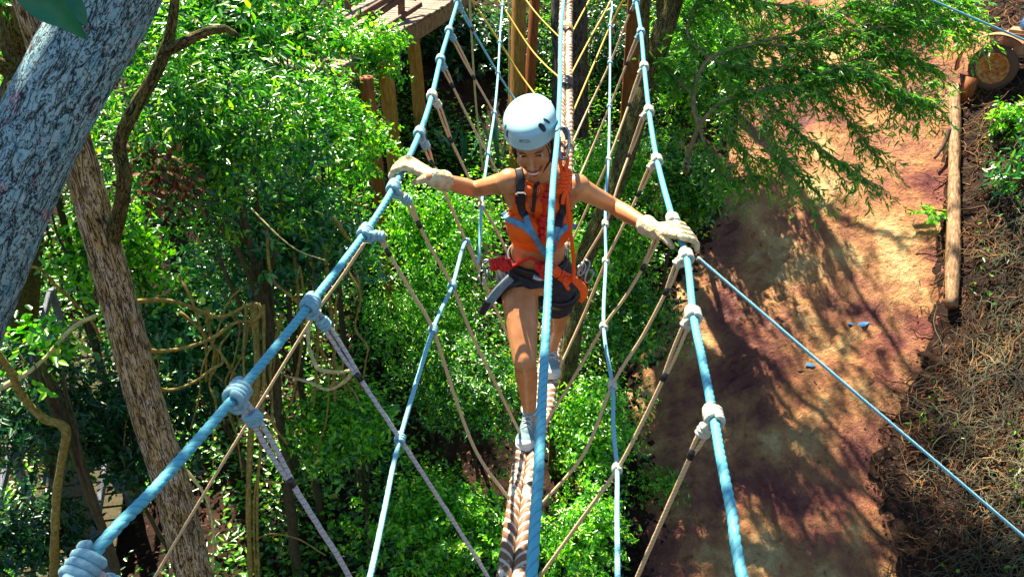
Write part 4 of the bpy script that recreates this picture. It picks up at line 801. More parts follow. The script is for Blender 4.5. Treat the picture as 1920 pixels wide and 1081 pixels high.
for lab, k0, k1, tp_, L_, m, mk, mid, sc in rights: hanger(lab, hrP, k0, k1, tp_, L_, m, mk, GR, mid, MR, sc)
def simple_rope(name, label, L_, r, m, group=None, step=.03):
    P = spline(pxs(L_), step=step); mb = MB(); mb.tube(P, r, 8, lobes=3, pitch=.05, amp=.1); mb.build(name, m, None, loc=P[0][:3], label=label, cat='rope', group=group)
simple_rope('guy_rope', 'thin taut pale blue rope running from the right glove down to the right edge', [(1308, 482, 2.80), (1450, 604, 2.6), (1620, 750, 2.4), (1920, 1006, 2.1), (2400, 1420, 1.7)], .0058, M_rope_thin, None, .012)
simple_rope('guy_rope', 'short pale rope end leaving the feathery leaves at the top right edge', [(1700, -20, 9.4), (1822, 33, 9.4), (1920, 75, 9.4), (2060, 135, 9.4)], .012, M_rope_thin)
simple_rope('tail_rope', 'tan striped rope running down behind the left handrail to the bottom edge', [(684, 455, 2.72), (640, 520, 2.7), (590, 590, 2.65), (500, 735, 2.55), (395, 905, 2.45), (288, 1085, 2.35), (180, 1270, 2.2)], .0062, M_rope_tan, None, .012)
simple_rope('hanging_rope', 'thin tan rope dangling in the dark behind the upper left ropes', [(878, -60, 11.5), (884, 60, 11.5), (893, 200, 11.6), (906, 320, 11.7)], .014, M_rope_tan, 'thin ropes hanging in the dark hollow')
simple_rope('hanging_rope', 'thin tan rope hanging straight down just left of the helmet top', [(953, -60, 11.8), (955, 60, 11.8), (954, 200, 11.8)], .012, M_rope_tan, 'thin ropes hanging in the dark hollow')
# ------------------------------------------------------------------ the climber
V3 = Vector
M_skin = noisy('skin', [(.3, (.41, .165, .060)), (.5, (.51, .215, .082)), (.7, (.58, .265, .11))], 5, (3, 3, 3), .38, .12, .002, attr=None, bscale=120, spec=.5)
for nn_ in M_skin.node_tree.nodes:
    if nn_.type == 'BSDF_PRINCIPLED': nn_.inputs['Subsurface Weight'].default_value = .08; nn_.inputs['Subsurface Radius'].default_value = (.02, .008, .004); nn_.inputs['Subsurface Scale'].default_value = .3
M_orange = noisy('orange_fabric', [(.3, (.82, .085, .004)), (.7, (.92, .14, .006))], 7, (3, 3, 3), .6, .35, .006, attr=None, bscale=22)
M_denim = noisy('dark_denim', [(.3, (.012, .013, .02)), (.7, (.035, .038, .055))], 12, (5, 5, 5), .75, .5, .004, attr=None, bscale=60)
M_glove = noisy('leather_glove', [(.35, (.42, .31, .15)), (.5, (.62, .50, .30)), (.65, (.74, .64, .45))], 7, (4, 4, 4), .62, .9, .02, attr=None, bscale=11)
M_black = mat('black_webbing', (.012, .012, .016), .5, .4)
M_bluew = noisy('blue_webbing', [(.3, (.05, .18, .32)), (.7, (.14, .36, .52))], 9, (4, 4, 4), .5, .3, .002, attr=None)
M_greyw = noisy('grey_webbing', [(.3, (.10, .14, .17)), (.7, (.20, .26, .30))], 9, (4, 4, 4), .6, .3, .002, attr=None)
M_redrope = rope_mat('red_cord', (.62, .020, .012), (.22, .005, .005), 3, .03)
M_orrope = rope_mat('orange_cord', (.95, .10, .008), (.5, .03, .003), 3, .03)
M_metal = mat('steel', (.30, .33, .37), .28, .5, 1.0)
M_redmetal = mat('red_anodised', (.35, .01, .015), .25, .6, .6)
M_helmet = mat('helmet_shell', (.36, .57, .63), .28, .5)
M_hair = noisy('hair', [(.3, (.012, .006, .004)), (.7, (.05, .025, .014))], 30, (3, 3, 3), .4, .4, .002, attr=None)
M_white = mat('white_rubber', (.50, .52, .50), .45)
M_canvas = noisy('grey_canvas', [(.3, (.10, .18, .21)), (.7, (.19, .29, .32))], 20, (4, 4, 4), .8, .4, .002, attr=None)

def evaluated(mb, voxel, smooth_it=6, fac=.5):
    """voxel-merge overlapping volumes into one continuous skin, returned as a mesh"""
    o = mb.build('tmp_volume', M_skin); md = o.modifiers.new('r', 'REMESH'); md.mode = 'VOXEL'; md.voxel_size = voxel
    ms = o.modifiers.new('s', 'SMOOTH'); ms.iterations = smooth_it; ms.factor = fac
    dg = bpy.context.evaluated_depsgraph_get(); me = bpy.data.meshes.new_from_object(o.evaluated_get(dg), depsgraph=dg)
    old = o.data; bpy.data.objects.remove(o); bpy.data.meshes.remove(old); return me
def arr(me):
    v = np.zeros(len(me.vertices) * 3); me.vertices.foreach_get('co', v); return v.reshape(-1, 3)
def link_mesh(name, me, m, par, loc, **k):
    me.transform(Matrix.Translation(-V3(loc))); me.name = name; me.materials.clear(); me.materials.append(m); me.polygons.foreach_set('use_smooth', [True] * len(me.polygons)); me.update()
    o = bpy.data.objects.new(name, me); o.location = loc; COL.objects.link(o); parent(o, par); return tag(o, **k)

hipC = at(1006, 515, 3.32); neck = at(1016, 337, 3.10)
tu = (neck - hipC).normalized(); tx = V3((1, 0, 0)); tx = (tx - tu * tx.dot(tu)).normalized(); tf = tx.cross(tu)
def TP(a, b, c): return hipC + tx * a + tf * b + tu * c
TM = Matrix((tx, tf, tu)).transposed()
shR = at(955, 340, 3.12); shL = at(1082, 350, 3.13)
elR = at(889, 355, 3.27); wrR = at(818, 335, 3.10)
elL = at(1150, 386, 3.24); wrL = at(1226, 431, 3.02)
hpR = at(972, 522, 3.31); knR = at(984, 676, 3.02); anR = at(993, 770, 3.15)
hpL = at(1042, 522, 3.34); knL = at(1042, 606, 3.50); anL = at(1032, 655, 3.76)
person = empty('person', V3((hipC.x, 3.2, float(foot_at(3.15)[0].z))), label='smiling climber in white helmet, orange top and dark shorts balancing on the foot cable', cat='person')
PL = person.location
mb = MB()
mb.ell(TP(0, 0, .03), (.150, .108, .125), TM); mb.ell(TP(-.06, -.055, -.01), (.082, .075, .09), TM); mb.ell(TP(.06, -.055, -.01), (.082, .075, .09), TM)
mb.ell(TP(0, .005, .17), (.118, .086, .16), TM); mb.ell(TP(0, 0, .34), (.132, .098, .17), TM); mb.ell(TP(0, -.01, .47), (.142, .085, .10), TM)
for s_ in (-1, 1):
    mb.ell(TP(s_ * .062, .085, .405), (.060, .055, .062), TM)
    mb.cap(TP(s_ * .02, .03, .56), TP(s_ * .13, .02, .555), .020, .020)          # clavicle
    mb.cap(TP(s_ * .02, -.03, .60), TP(s_ * .12, -.02, .545), .042, .034)         # trapezius
for s_, e_, w_ in ((shR, elR, wrR), (shL, elL, wrL)):
    mb.ell(s_, (.052,) * 3); mb.cap(s_, s_ * .45 + e_ * .55, .046, .038); mb.cap(s_ * .45 + e_ * .55, e_, .038, .034)
    q = e_ * .68 + w_ * .32; mb.cap(e_, q, .034, .036); mb.cap(q, w_, .036, .024); mb.cap(w_, w_ + (w_ - e_).normalized() * .03, .024, .024)
    mb.cap(TP(.085 if s_ is shL else -.085, -.01, .48), s_, .06, .046)
for s_, h_, k_, a_ in ((-1, hpR, knR, anR), (1, hpL, knL, anL)):
    q = h_ * .5 + k_ * .5; mb.cap(h_, q, .090, .074); mb.cap(q, k_, .074, .053); mb.ell(k_ + V3((0, -.006, .0)), (.043, .043, .055))
    q = k_ * .68 + a_ * .32 + V3((0, .016, 0)); mb.cap(k_, q, .048, .051); mb.cap(q, a_, .051, .031); mb.cap(a_, a_ + V3((0, -.03, -.05)), .031, .03)
# head frame: bowed, tilted and slightly turned
ph, ro, ya = math.radians(20), math.radians(9), math.radians(6)
hx, hf, hu = V3((1, 0, 0)), V3((0, -math.cos(ph), -math.sin(ph))), V3((0, -math.sin(ph), math.cos(ph)))
hx, hu = hx * math.cos(ro) + hu * math.sin(ro), hu * math.cos(ro) - hx * math.sin(ro)
hx, hf = hx * math.cos(ya) + hf * math.sin(ya), hf * math.cos(ya) - hx * math.sin(ya)
h0 = at(996, 296, 2.99) - hf * .085
def HP(a, b, c): return h0 + hx * a + hf * b + hu * c
HM = Matrix((hx, hf, hu)).transposed()
mb.ell(HP(0, -.012, .035), (.074, .096, .090), HM); mb.ell(HP(0, .03, -.028), (.062, .056, .074), HM); mb.ell(HP(0, .032, -.070), (.045, .045, .040), HM)
mb.ell(HP(0, .070, -.103), (.019, .017, .015), HM); mb.cap(HP(-.048, .0, -.055), HP(-.012, .066, -.100), .016, .013); mb.cap(HP(.048, .0, -.055), HP(.012, .066, -.100), .016, .013)
for s_ in (-1, 1):
    mb.ell(HP(s_ * .041, .060, -.030), (.023, .021, .019), HM); mb.ell(HP(s_ * .029, .081, .021), (.025, .010, .008), HM); mb.ell(HP(s_ * .075, -.008, -.012), (.010, .020, .030), HM)
    mb.ell(HP(s_ * .013, .092, -.047), (.0085, .010, .008), HM)
mb.cap(HP(0, .086, .002), HP(0, .107, -.040), .0075, .0105); mb.ell(HP(0, .084, -.062), (.026, .012, .010), HM); mb.ell(HP(0, .080, -.086), (.020, .012, .008), HM)
mb.cap(TP(0, -.01, .55), HP(0, -.028, -.075), .052, .050)
body = evaluated(mb, .0042, 7, .5)
BV = arr(body); dg = None
BVT = BVHTree.FromPolygons([tuple(v) for v in BV], [tuple(p.vertices) for p in body.polygons])
def S(px, py, off=.01, Y=None):
    """point on (or off) the body seen through a photograph pixel"""
    d = ray(px, py).normalized(); h = BVT.ray_cast(V3((0, 0, H)), d)
    if h[0] is None or (h[0].y > 4 or h[0].y < 2.3): return at(px, py, Y or 3.2)
    return h[0] + h[1] * off if h[1].dot(d) < 0 else h[0] - d * off
# clothing cut from the body surface and pushed outward
def cloth(name, cond, off, m, par=None, wr=.0, **k):
    bm = bmesh.new(); bm.from_mesh(body); bm.verts.ensure_lookup_table()
    rel = BV - np.array(hipC); A = rel @ np.array(tx); B = rel @ np.array(tf); Cc = rel @ np.array(tu); ok = cond(BV, A, B, Cc)
    bm.normal_update()
    bmesh.ops.delete(bm, geom=[v for v in bm.verts if not ok[v.index]], context='VERTS')
    for v in bm.verts: v.co += v.normal * (off + wr * (math.sin(v.co.x * 95 + v.co.z * 60) * math.sin(v.co.z * 130 + v.co.x * 50)))
    for _ in range(3): bmesh.ops.smooth_vert(bm, verts=[v for v in bm.verts if v.is_boundary], factor=.6, use_axis_x=True, use_axis_y=True, use_axis_z=True)
    me = bpy.data.meshes.new(name); bm.to_mesh(me); bm.free(); o = link_mesh(name, me, m, par, PL, **k)
    md = o.modifiers.new('thick', 'SOLIDIFY'); md.thickness = .004; md.offset = -.6; return o
def top_cond(V, A, B, C):
    lo = .245 + .02 * np.cos(A * 12); arm = .112 + .055 * np.clip((.47 - C) / .14, 0, 1)
    armx = np.where(A < 0, -A, A); hi = .600 + .0 * A
    d = np.minimum(np.linalg.norm(V - np.array(shR), axis=1), np.linalg.norm(V - np.array(shL), axis=1))
    return (C > lo) & (armx < arm) & (C < hi) & (d > .056) & (B < .2)
def seg_s(V, a, b):
    a = np.array(a); b = np.array(b); d = b - a; s = ((V - a) @ d) / d.dot(d); return s, np.linalg.norm(V - (a + d * np.clip(s, 0, 1)[:, None]), axis=1)
def shorts_cond(V, A, B, C):
    s1, d1 = seg_s(V, hpR, knR); s2, d2 = seg_s(V, hpL, knL); left = A < .038
    leg = np.where(left, s1 < .20, s2 < .56)
    return (C < .150) & leg & (np.abs(A) < .26) & (V[:, 2] > hipC.z - .34)
cloth('top', top_cond, .007, M_orange, person, .0015, label='orange sleeveless cropped top')
shorts = cloth('shorts', shorts_cond, .010, M_denim, person, .002, label='dark denim shorts')
bo = link_mesh('body', body, M_skin, person, PL)

# face
def tubeobj(name, pts, r, m, par, seg=8, step=.003, flat=1.0, up=None, lobes=0, pitch=.03):
    P = spline(pts, step=step, extra=[r if hasattr(r, '__len__') else [r] * len(pts)]); mb = MB(); mb.tube(P, P[:, 3], seg, flat=flat, up=up, lobes=lobes, pitch=pitch, amp=.12); return mb.build(name, m, par)
def FS(a, c, off=.0):
    """front face surface at head coordinates (a across, c up)"""
    h = BVT.ray_cast(HP(a, .2, c), -hf); return (h[0] if h[0] else HP(a, .08, c)) + hf * off
M_eye = mat('eye_dark', (.02, .009, .005), .15, .8); M_scl = mat('eye_white', (.60, .56, .52), .3, .5); M_lip = mat('lip', (.42, .055, .045), .35, .5); M_teeth = mat('teeth', (.85, .82, .76), .25, .6); M_mouth = mat('mouth_inside', (.06, .008, .01), .6)
for s_ in (-1, 1):
    c = FS(s_ * .031, -.001, -.003); e = MB().ell(c, (.0135, .006, .0055), HM).build('eye', M_scl, person); MB().ell(c + hf * .0035, (.0082, .004, .0056), HM).build('iris', M_eye, e)
    tubeobj('eyelash', [FS(s_ * .016, -.001, .001), FS(s_ * .024, .0055, .002), FS(s_ * .034, .0065, .002), FS(s_ * .046, .000, .001)], [.0014, .0024, .0026, .0014], M_hair, person)
    tubeobj('eyebrow', [FS(s_ * .015, .0215, .001), FS(s_ * .028, .0265, .001), FS(s_ * .040, .026, .001), FS(s_ * .051, .017, .001)], [.0020, .0028, .0023, .0012], M_hair, person, flat=.5, up=hf)
mo = tubeobj('mouth', [FS(-.034, -.053, .0005), FS(-.018, -.068, .001), FS(0, -.0735, .0015), FS(.018, -.068, .001), FS(.034, -.053, .0005)], [.0015, .0062, .0078, .0062, .0015], M_mouth, person, flat=.4, up=hf)
tubeobj('teeth', [FS(-.027, -.0575, .004), FS(-.014, -.066, .0055), FS(0, -.0695, .006), FS(.014, -.066, .0055), FS(.027, -.0575, .004)], [.0014, .0048, .0060, .0048, .0014], M_teeth, mo, flat=.4, up=hf)
tubeobj('upper_lip', [FS(-.035, -.051, .001), FS(-.018, -.0605, .003), FS(0, -.0625, .004), FS(.018, -.0605, .003), FS(.035, -.051, .001)], [.0012, .0026, .0028, .0026, .0012], M_lip, mo)
tubeobj('lower_lip', [FS(-.034, -.0545, .001), FS(-.017, -.0765, .003), FS(0, -.0835, .004), FS(.017, -.0765, .003), FS(.034, -.0545, .001)], [.0012, .0034, .0042, .0034, .0012], M_lip, mo)
# hair below the helmet, tied back, loose temple strands
mb = MB(); mb.ell(HP(0, -.035, .02), (.080, .080, .082), HM); mb.cap(HP(0, -.09, -.03), HP(.0, -.10, -.12), .045, .035); mb.cap(HP(0, -.10, -.12), TP(.01, -.10, .50), .035, .022); mb.cap(TP(.01, -.10, .50), TP(.02, -.115, .36), .022, .010)
for s_ in (-1, 1): mb.cap(HP(s_ * .070, .012, .035), HP(s_ * .072, -.01, -.03), .013, .010); mb.cap(HP(s_ * .045, .060, .075), HP(s_ * .070, .025, .045), .016, .014)
hair = link_mesh('hair', evaluated(mb, .005, 4), M_hair, person, PL)
for q in ([HP(.052, .072, .06), HP(.064, .062, .02), HP(.066, .058, -.02), HP(.068, .052, -.055)], [HP(-.055, .066, .06), HP(-.066, .050, .01), HP(-.067, .045, -.04)], [HP(.060, .06, .06), HP(.072, .045, .0), HP(.073, .035, -.05), HP(.072, .03, -.09)]):
    tubeobj('strand', q, [.003] + [.0022] * (len(q) - 1), M_hair, hair, 6)

# helmet
def shell(scale, nz=16, na=56, lip=0.0):
    V = []; e = 3.3
    for i in range(nz + 1):
        t = i / nz * math.pi / 2 * .995
        for j in range(na):
            a = j * 2 * math.pi / na; ca, sa = math.cos(a), math.sin(a); k = (abs(math.cos(t)) ** e + abs(math.sin(t)) ** e) ** (-1 / e)
            rr = math.cos(t) * k; ridge = 1 + .018 * math.cos(2 * a)
            V.append(HP(.0995 * sa * rr * scale, -.010 + .124 * ca * rr * scale * ridge, .084 + .072 * math.sin(t) * k * scale)[:])
    V = V[::-1]  # top first
    rows = [V[r * na:(r + 1) * na] for r in range(nz + 1)]
    for q in (1, 2, 3):                      # skirt down to the rim: high at the brow, low over ears and nape
        row = []
        for j in range(na):
            a = (na - 1 - j) * 2 * math.pi / na; ca, sa = math.cos(a), math.sin(a); low = .066 if ca > .5 else .066 - .085 * ((.5 - ca) / 1.5) ** .8
            f_ = q / 3; u = .084 + (low - .084) * f_; fl = 1 + .035 * f_ ** 2 + lip * f_
            row.append(HP(.0995 * sa * scale * fl, -.010 + .124 * ca * scale * fl * 1.01, u)[:])
        rows.append(row)
    return rows, na
rows, na = shell(1.0); rin, _ = shell(.955); V = [p for r in rows for p in r]; n1 = len(V); V += [p for r in rin for p in r]; R_ = len(rows)
F = [(r * na + j, r * na + (j + 1) % na, (r + 1) * na + (j + 1) % na, (r + 1) * na + j) for r in range(R_ - 1) for j in range(na)]
F += [(n1 + r * na + j, n1 + (r + 1) * na + j, n1 + (r + 1) * na + (j + 1) % na, n1 + r * na + (j + 1) % na) for r in range(R_ - 1) for j in range(na)]
F += [((R_ - 1) * na + j, (R_ - 1) * na + (j + 1) % na, n1 + (R_ - 1) * na + (j + 1) % na, n1 + (R_ - 1) * na + j) for j in range(na)]
F += [tuple(range(na))[::-1], tuple(n1 + j for j in range(na))]
helmet = MB().add(V, F).build('helmet', M_helmet, person, label='white climbing helmet with dark vent slots')
HB = BVHTree.FromPolygons(V, F)
def HS(px, py):
    h = HB.ray_cast(V3((0, 0, H)), ray(px, py).normalized()); return h[0], h[1]
for px, py, wd, ht, rt in ((1017, 239, .0115, .021, .12), (1025.5, 227, .006, .017, .18), (951, 251, .006, .020, -.25), (947.5, 238, .004, .013, -.2)):
    c, nrm = HS(px, py)
    if c is None: continue
    if nrm.dot(c - V3((0, 0, H))) > 0: nrm = -nrm
    ux = (hu - nrm * hu.dot(nrm)).normalized(); ux = (Matrix.Rotation(rt, 3, nrm) @ ux); sx = ux.cross(nrm); mb = MB()
    ring = [(-.7, -.75), (.1, -1), (.75, -.7), (1, .1), (.7, .8), (0, 1), (-.75, .8), (-1, 0)]
    pr = []
    for (i, j) in ring:
        q = c + sx * i * wd + ux * j * ht; h = HB.find_nearest(q); pr.append(h[0] + nrm * .0014)
    mb.add([(c + nrm * .0016)[:]] + [p[:] for p in pr], [(0, 1 + i, 1 + (i + 1) % 8) for i in range(8)]); mb.build('vent', M_black, helmet)
cu = bpy.data.curves.new('t', 'FONT'); cu.body = 'PETZL'; cu.size = 1; to = bpy.data.objects.new('t', cu); COL.objects.link(to)
dg = bpy.context.evaluated_depsgraph_get(); tm = bpy.data.meshes.new_from_object(to.evaluated_get(dg)); bpy.data.objects.remove(to)
tv = arr(tm); tv -= (tv.max(0) + tv.min(0)) / 2; tv *= .042 / np.ptp(tv[:, 0]); tv[:, 1] *= 1.15; c, nrm = HS(984, 265)
if nrm.dot(c - V3((0, 0, H))) > 0: nrm = -nrm
sx = (hx - nrm * hx.dot(nrm)).normalized(); ux = nrm.cross(sx)
if ux.dot(hu) < 0: ux = -ux
nv = []
for v in tv:
    q = c + sx * v[0] + ux * v[1]; h = HB.find_nearest(q); nv.append((h[0] + nrm * .0012)[:])
MB().add(nv, [tuple(p.vertices) for p in tm.polygons]).build('lettering', M_black, helmet, smooth=False)
# chin strap
tubeobj('chin_strap', [HP(-.074, .015, .04), HP(-.068, .03, -.04), HP(-.03, .05, -.095), HP(0, .055, -.117), HP(.03, .05, -.095), HP(.068, .03, -.04), HP(.074, .015, .04)], .006, M_black, person, flat=.25, up=hf)
tubeobj('earring', [HP(.078, .0, -.045), HP(.080, .004, -.06)], .0035, M_metal, person)

# gloves
def glove(W, el, Kp, t, thumbside, d0, curls, label):
    """W wrist, Kp knuckle centre above the rope, t along the rope, d0 across the rope, curls = three bend angles per finger"""
    mb = MB(); t = t.normalized(); d0 = (d0 - t * d0.dot(t)).normalized(); n = t.cross(d0); n = n if n.z > 0 else -n
    pd = (Kp - W).normalized(); fa = (W - el).normalized()
    mb.cap(W - fa * .035, W + fa * .015, .039, .036); mb.cap(W - fa * .045, W - fa * .035, .043, .040)
    for k in (-.028, -.009, .011, .030):
        mb.cap(W + pd * .015 + t * k * .55, Kp + t * k * 1.3, .020, .0165)
    offs = [-.048, -.016, .016, .046]; ln = [.92, 1.0, .95, .78]
    for i in range(4):
        k = offs[i] if thumbside < 0 else -offs[i]
        p = Kp + t * k; L3 = [.046 * ln[i], .030 * ln[i], .024 * ln[i]]; rad = [.0145, .0135, .0122, .0108]
        for j in range(3):
            a = math.radians(curls[j] + (i - 1.5) * 5 * (1 if j else .5)); q = p + (d0 * math.cos(a) - n * math.sin(a)) * L3[j] + t * k * .10; mb.cap(p, q, rad[j], rad[j + 1]); p = q
    b = W + pd * .025 + t * thumbside * .022; q = b + pd * .030 + t * thumbside * .022 - n * .012; r_ = q + pd * .028 + t * thumbside * .004 - n * .018; e_ = r_ + pd * .018 - n * .018 - t * thumbside * .004
    mb.cap(b, q, .018, .0155); mb.cap(q, r_, .0155, .0135); mb.cap(r_, e_, .0135, .0115)
    me = evaluated(mb, .0035, 3, .45); return link_mesh('glove', me, M_glove, person, PL, label=label)
pR, tR = tangent(hlP, at(758, 312, 3.16)); nR = V3((0, 0, 1)) - tR * tR.z; nR.normalize()
glove(wrR, elR, pR + nR * .036 + V3((.018, 0, 0)), tR, -1, V3((-1, 0, 0)), (22, 70, 118), 'tan leather glove on the left handrail rope')
pL_, tL = tangent(hrP, at(1276, 446, 2.91)); nL_ = V3((0, 0, 1)) - tL * tL.z; nL_.normalize()
glove(wrL, elL, pL_ + nL_ * .038 + V3((-.012, 0, 0)), tL, -1, V3((1, 0, 0)), (18, 52, 92), 'tan leather glove on the right handrail rope')

# shoes
def shoe(an, heel, toe, label):
    root_loc = (heel + toe) / 2; d = (toe - heel); L_ = d.length; d.normalize(); up = V3((0, 0, 1)); up = (up - d * up.dot(d)).normalized(); s_ = d.cross(up)
    M = np.array(Matrix((s_, d, up)).transposed()); prof = [(0, .0), (.030, .01), (.036, .05), (.033, .10), (.040, .16), (.047, .20), (.042, .235), (.025, .258), (0, .265)]
    k = L_ / .265; out = [(x, y * k) for x, y in prof] + [(-x * .92, y * k) for x, y in prof[-2:0:-1]]
    out = spline([(x, y, 0) for x, y in out] + [(0, 0, 0)], n=4)[:-1]; n = len(out)
    def ringat(z, sc): c_ = np.array([0, L_ / 2, 0]); return [heel + V3((M @ ((np.array([x, y, 0]) - c_) * sc + c_ + [0, 0, z])).tolist()) for x, y, _ in out[:, :3]]
    R0, R1, R2 = ringat(0, .96), ringat(.012, 1.03), ringat(.030, 1.0)
    V = [p[:] for r in (R0, R1, R2) for p in r]; F = [(r * n + j, r * n + (j + 1) % n, (r + 1) * n + (j + 1) % n, (r + 1) * n + j) for r in range(2) for j in range(n)] + [tuple(range(n))[::-1], tuple(2 * n + j for j in range(n))]
    P_ = lambda x, y, z: heel + V3((M @ np.array([x, y * k, z])).tolist())
    up_ = MB(); up_.ell(P_(.001, .205, .035), (.043, .055, .030), M); up_.ell(P_(0, .14, .045), (.037, .07, .042), M); up_.ell(P_(0, .05, .045), (.033, .05, .050), M)
    up_.cap(P_(0, .05, .06), an + (an - P_(0, .05, .06)) * .15, .038, .036); up_.cap(P_(0, .17, .045), P_(0, .07, .095), .030, .032)
    me = evaluated(up_, .004, 4); o = link_mesh('shoe', me, M_canvas, person, PL, label=label)
    MB().add(V, F).build('sole', M_white, o)
    T_ = MB(); T_.ell(P_(.001, .222, .032), (.042, .042, .029), M); T_.build('toe_cap', M_white, o)
    mb = MB()
    for i, y in enumerate((.178, .155, .132, .108, .088)):
        z = .081 + (.178 - y) * .42; w_ = .022
        for sg in (-1, 1):
            mb.tube(spline([P_(-sg * w_, y, z - .008), P_(0, y - .008, z + .004), P_(sg * w_, y - .018, z - .002)], n=5), .0028, 6)
    mb.build('laces', M_white, o)
    c_ = MB(); c_.coil(an + V3((0, -.0, .012)), (anR - knR) if an is anR else (an - knL), .036, .006, 1.05, .001, 8); c_.build('sock', M_white, o)
zf = foot_at(3.12)[0].z + .036
shoe(anR, V3((anR.x + .01, 3.235, zf + .008)), V3((at(983, 836, 3.0).x, 2.985, zf - .004)), 'grey canvas shoe on the front foot')
zb = foot_at(3.68)[0].z + .036
shoe(anL, V3((anL.x + .0, 3.85, zb + .03)), V3((at(1037, 712, 3.6).x, 3.605, zb)), 'grey canvas shoe on the rear foot')

# harness
har = MB(); ring = []
for i in range(40):
    a = i * 2 * math.pi / 40; o_ = TP(.4 * math.cos(a), .4 * math.sin(a), .125 - .012 * math.sin(a)); c_ = TP(0, 0, .125); h = BVT.ray_cast(o_, (c_ - o_).normalized()); ring.append((h[0] if h[0] and (h[0] - c_).length < .25 else c_ + (o_ - c_) * .36) + (o_ - c_).normalized() * .016)
har.tube([p[:] for p in ring], .024, 8, flat=.0, closed=True) if False else None
V = []; F = []
for i, p in enumerate(ring):
    c_ = TP(0, 0, .125); o_ = (p - c_).normalized()
    for (dz, do) in ((-.024, 0), (-.024, .007), (0, .010), (.024, .007), (.024, 0)): V.append((p + tu * dz + o_ * do)[:])
for i in range(40):
    for j in range(4): k = (i + 1) % 40; F.append((i * 5 + j, i * 5 + j + 1, k * 5 + j + 1, k * 5 + j))
harness = MB().add(V, F).build('harness', M_black, person, label='black and blue climbing harness')
def strap(name, pts, w_, m, off=.012, par=harness, Y=3.2, thick=.2):
    q_ = [(a_[0] + (b2[0] - a_[0]) * t_, a_[1] + (b2[1] - a_[1]) * t_) for a_, b2 in zip(pts[:-1], pts[1:]) for t_ in (0, .33, .66)] + [pts[-1]]
    P = [S(px, py, off + .004, Y) for px, py in q_]; P = [P[0]] + [(P[i - 1] + P[i] * 2 + P[i + 1]) / 4 for i in range(1, len(P) - 1)] + [P[-1]]; up = -(ray(*pts[len(pts) // 2]).normalized())
    return tubeobj(name, P, w_, m, par, 10, .006, thick, up)
strap('shoulder_strap', [(968, 322), (973, 350), (980, 385), (985, 410)], .017, M_black, .014)
strap('shoulder_strap', [(1062, 330), (1058, 360), (1050, 400), (1046, 425)], .017, M_black, .014)
strap('chest_sling', [(944, 398), (962, 415), (985, 424), (1003, 445), (1024, 470)], .0135, M_bluew, .012, thick=.16)
strap('chest_sling', [(984, 400), (990, 425), (1006, 448), (1024, 472)], .012, M_bluew, .015, thick=.16)
strap('chest_sling', [(1080, 425), (1060, 424), (1048, 432), (1038, 455), (1026, 474)], .0135, M_bluew, .012, thick=.16)
strap('chest_sling', [(1050, 395), (1045, 425), (1036, 450), (1027, 474)], .011, M_bluew, .015, thick=.16)
strap('zip', [(1007, 335), (1003, 360), (1000, 392)], .0075, M_black, .014, thick=.4)
strap('necklace', [(984, 338), (990, 370), (999, 400)], .0018, M_metal, .010, thick=1)
strap('necklace', [(1012, 350), (1004, 380), (1000, 404)], .0018, M_metal, .010, thick=1)
P = S(977, 362, .028); M_ = np.array(Matrix(((1, 0, 0), tf, tu)).transposed())
MB().box(P, (.040, .020, .062), M_, bev=.006).build('buckle', M_black, harness, smooth=False)
P = S(1050, 372, .028); MB().box(P, (.032, .018, .055), M_, bev=.006).build('buckle', M_black, harness, smooth=False)
# leg loops: padded ring on each upper thigh
for s_, (h_, k_, m, lab) in enumerate(((hpR, knR, M_black, None), (hpL, knL, M_black, None))):
    ax_ = (k_ - h_).normalized(); c_ = h_ + ax_ * (.045 if s_ == 0 else .07); a1 = (V3((1, 0, 0)) - ax_ * ax_.x).normalized(); a2 = ax_.cross(a1); V = []; F = []
    for i in range(36):
        a = i * 2 * math.pi / 36; dd = a1 * math.cos(a) + a2 * math.sin(a); r_ = .101
        for (dz, do) in ((-.024, 0), (-.024, .006), (0, .010), (.024, .006), (.024, 0)): V.append((c_ + dd * (r_ + do) + ax_ * (dz + .03 * math.cos(a) * (1 if s_ else -1)))[:])
    for i in range(36):
        for j in range(4): k = (i + 1) % 36; F.append((i * 5 + j, i * 5 + j + 1, k * 5 + j + 1, k * 5 + j))
    MB().add(V, F).build('leg_loop', m, harness, label=lab)
tubeobj('webbing_tail', [at(958, 520, 3.17), at(938, 540, 3.15), at(922, 560, 3.14), at(910, 580, 3.14)], [.019, .020, .020, .014], M_greyw, harness, 10, .006, .22, -ray(930, 550).normalized())
tubeobj('webbing_tail', [at(914, 566, 3.13), at(908, 578, 3.13), at(903, 588, 3.13)], .016, M_black, harness, 8, .006, .3, -ray(910, 580).normalized())
tubeobj('webbing_tail', [at(1070, 518, 3.16), at(1084, 530, 3.15), at(1094, 542, 3.14), at(1094, 556, 3.15), at(1088, 566, 3.18)], [.015, .018, .018, .015, .010], M_orange, harness, 10, .006, .2, -ray(1088, 545).normalized(), ).__setitem__('label', 'orange webbing tail')
tubeobj('belt_buckle', [at(1000, 518, 3.12), at(1012, 522, 3.11), at(1026, 520, 3.12)], .012, M_metal, harness, 8, .006, .3, -ray(1012, 520).normalized())

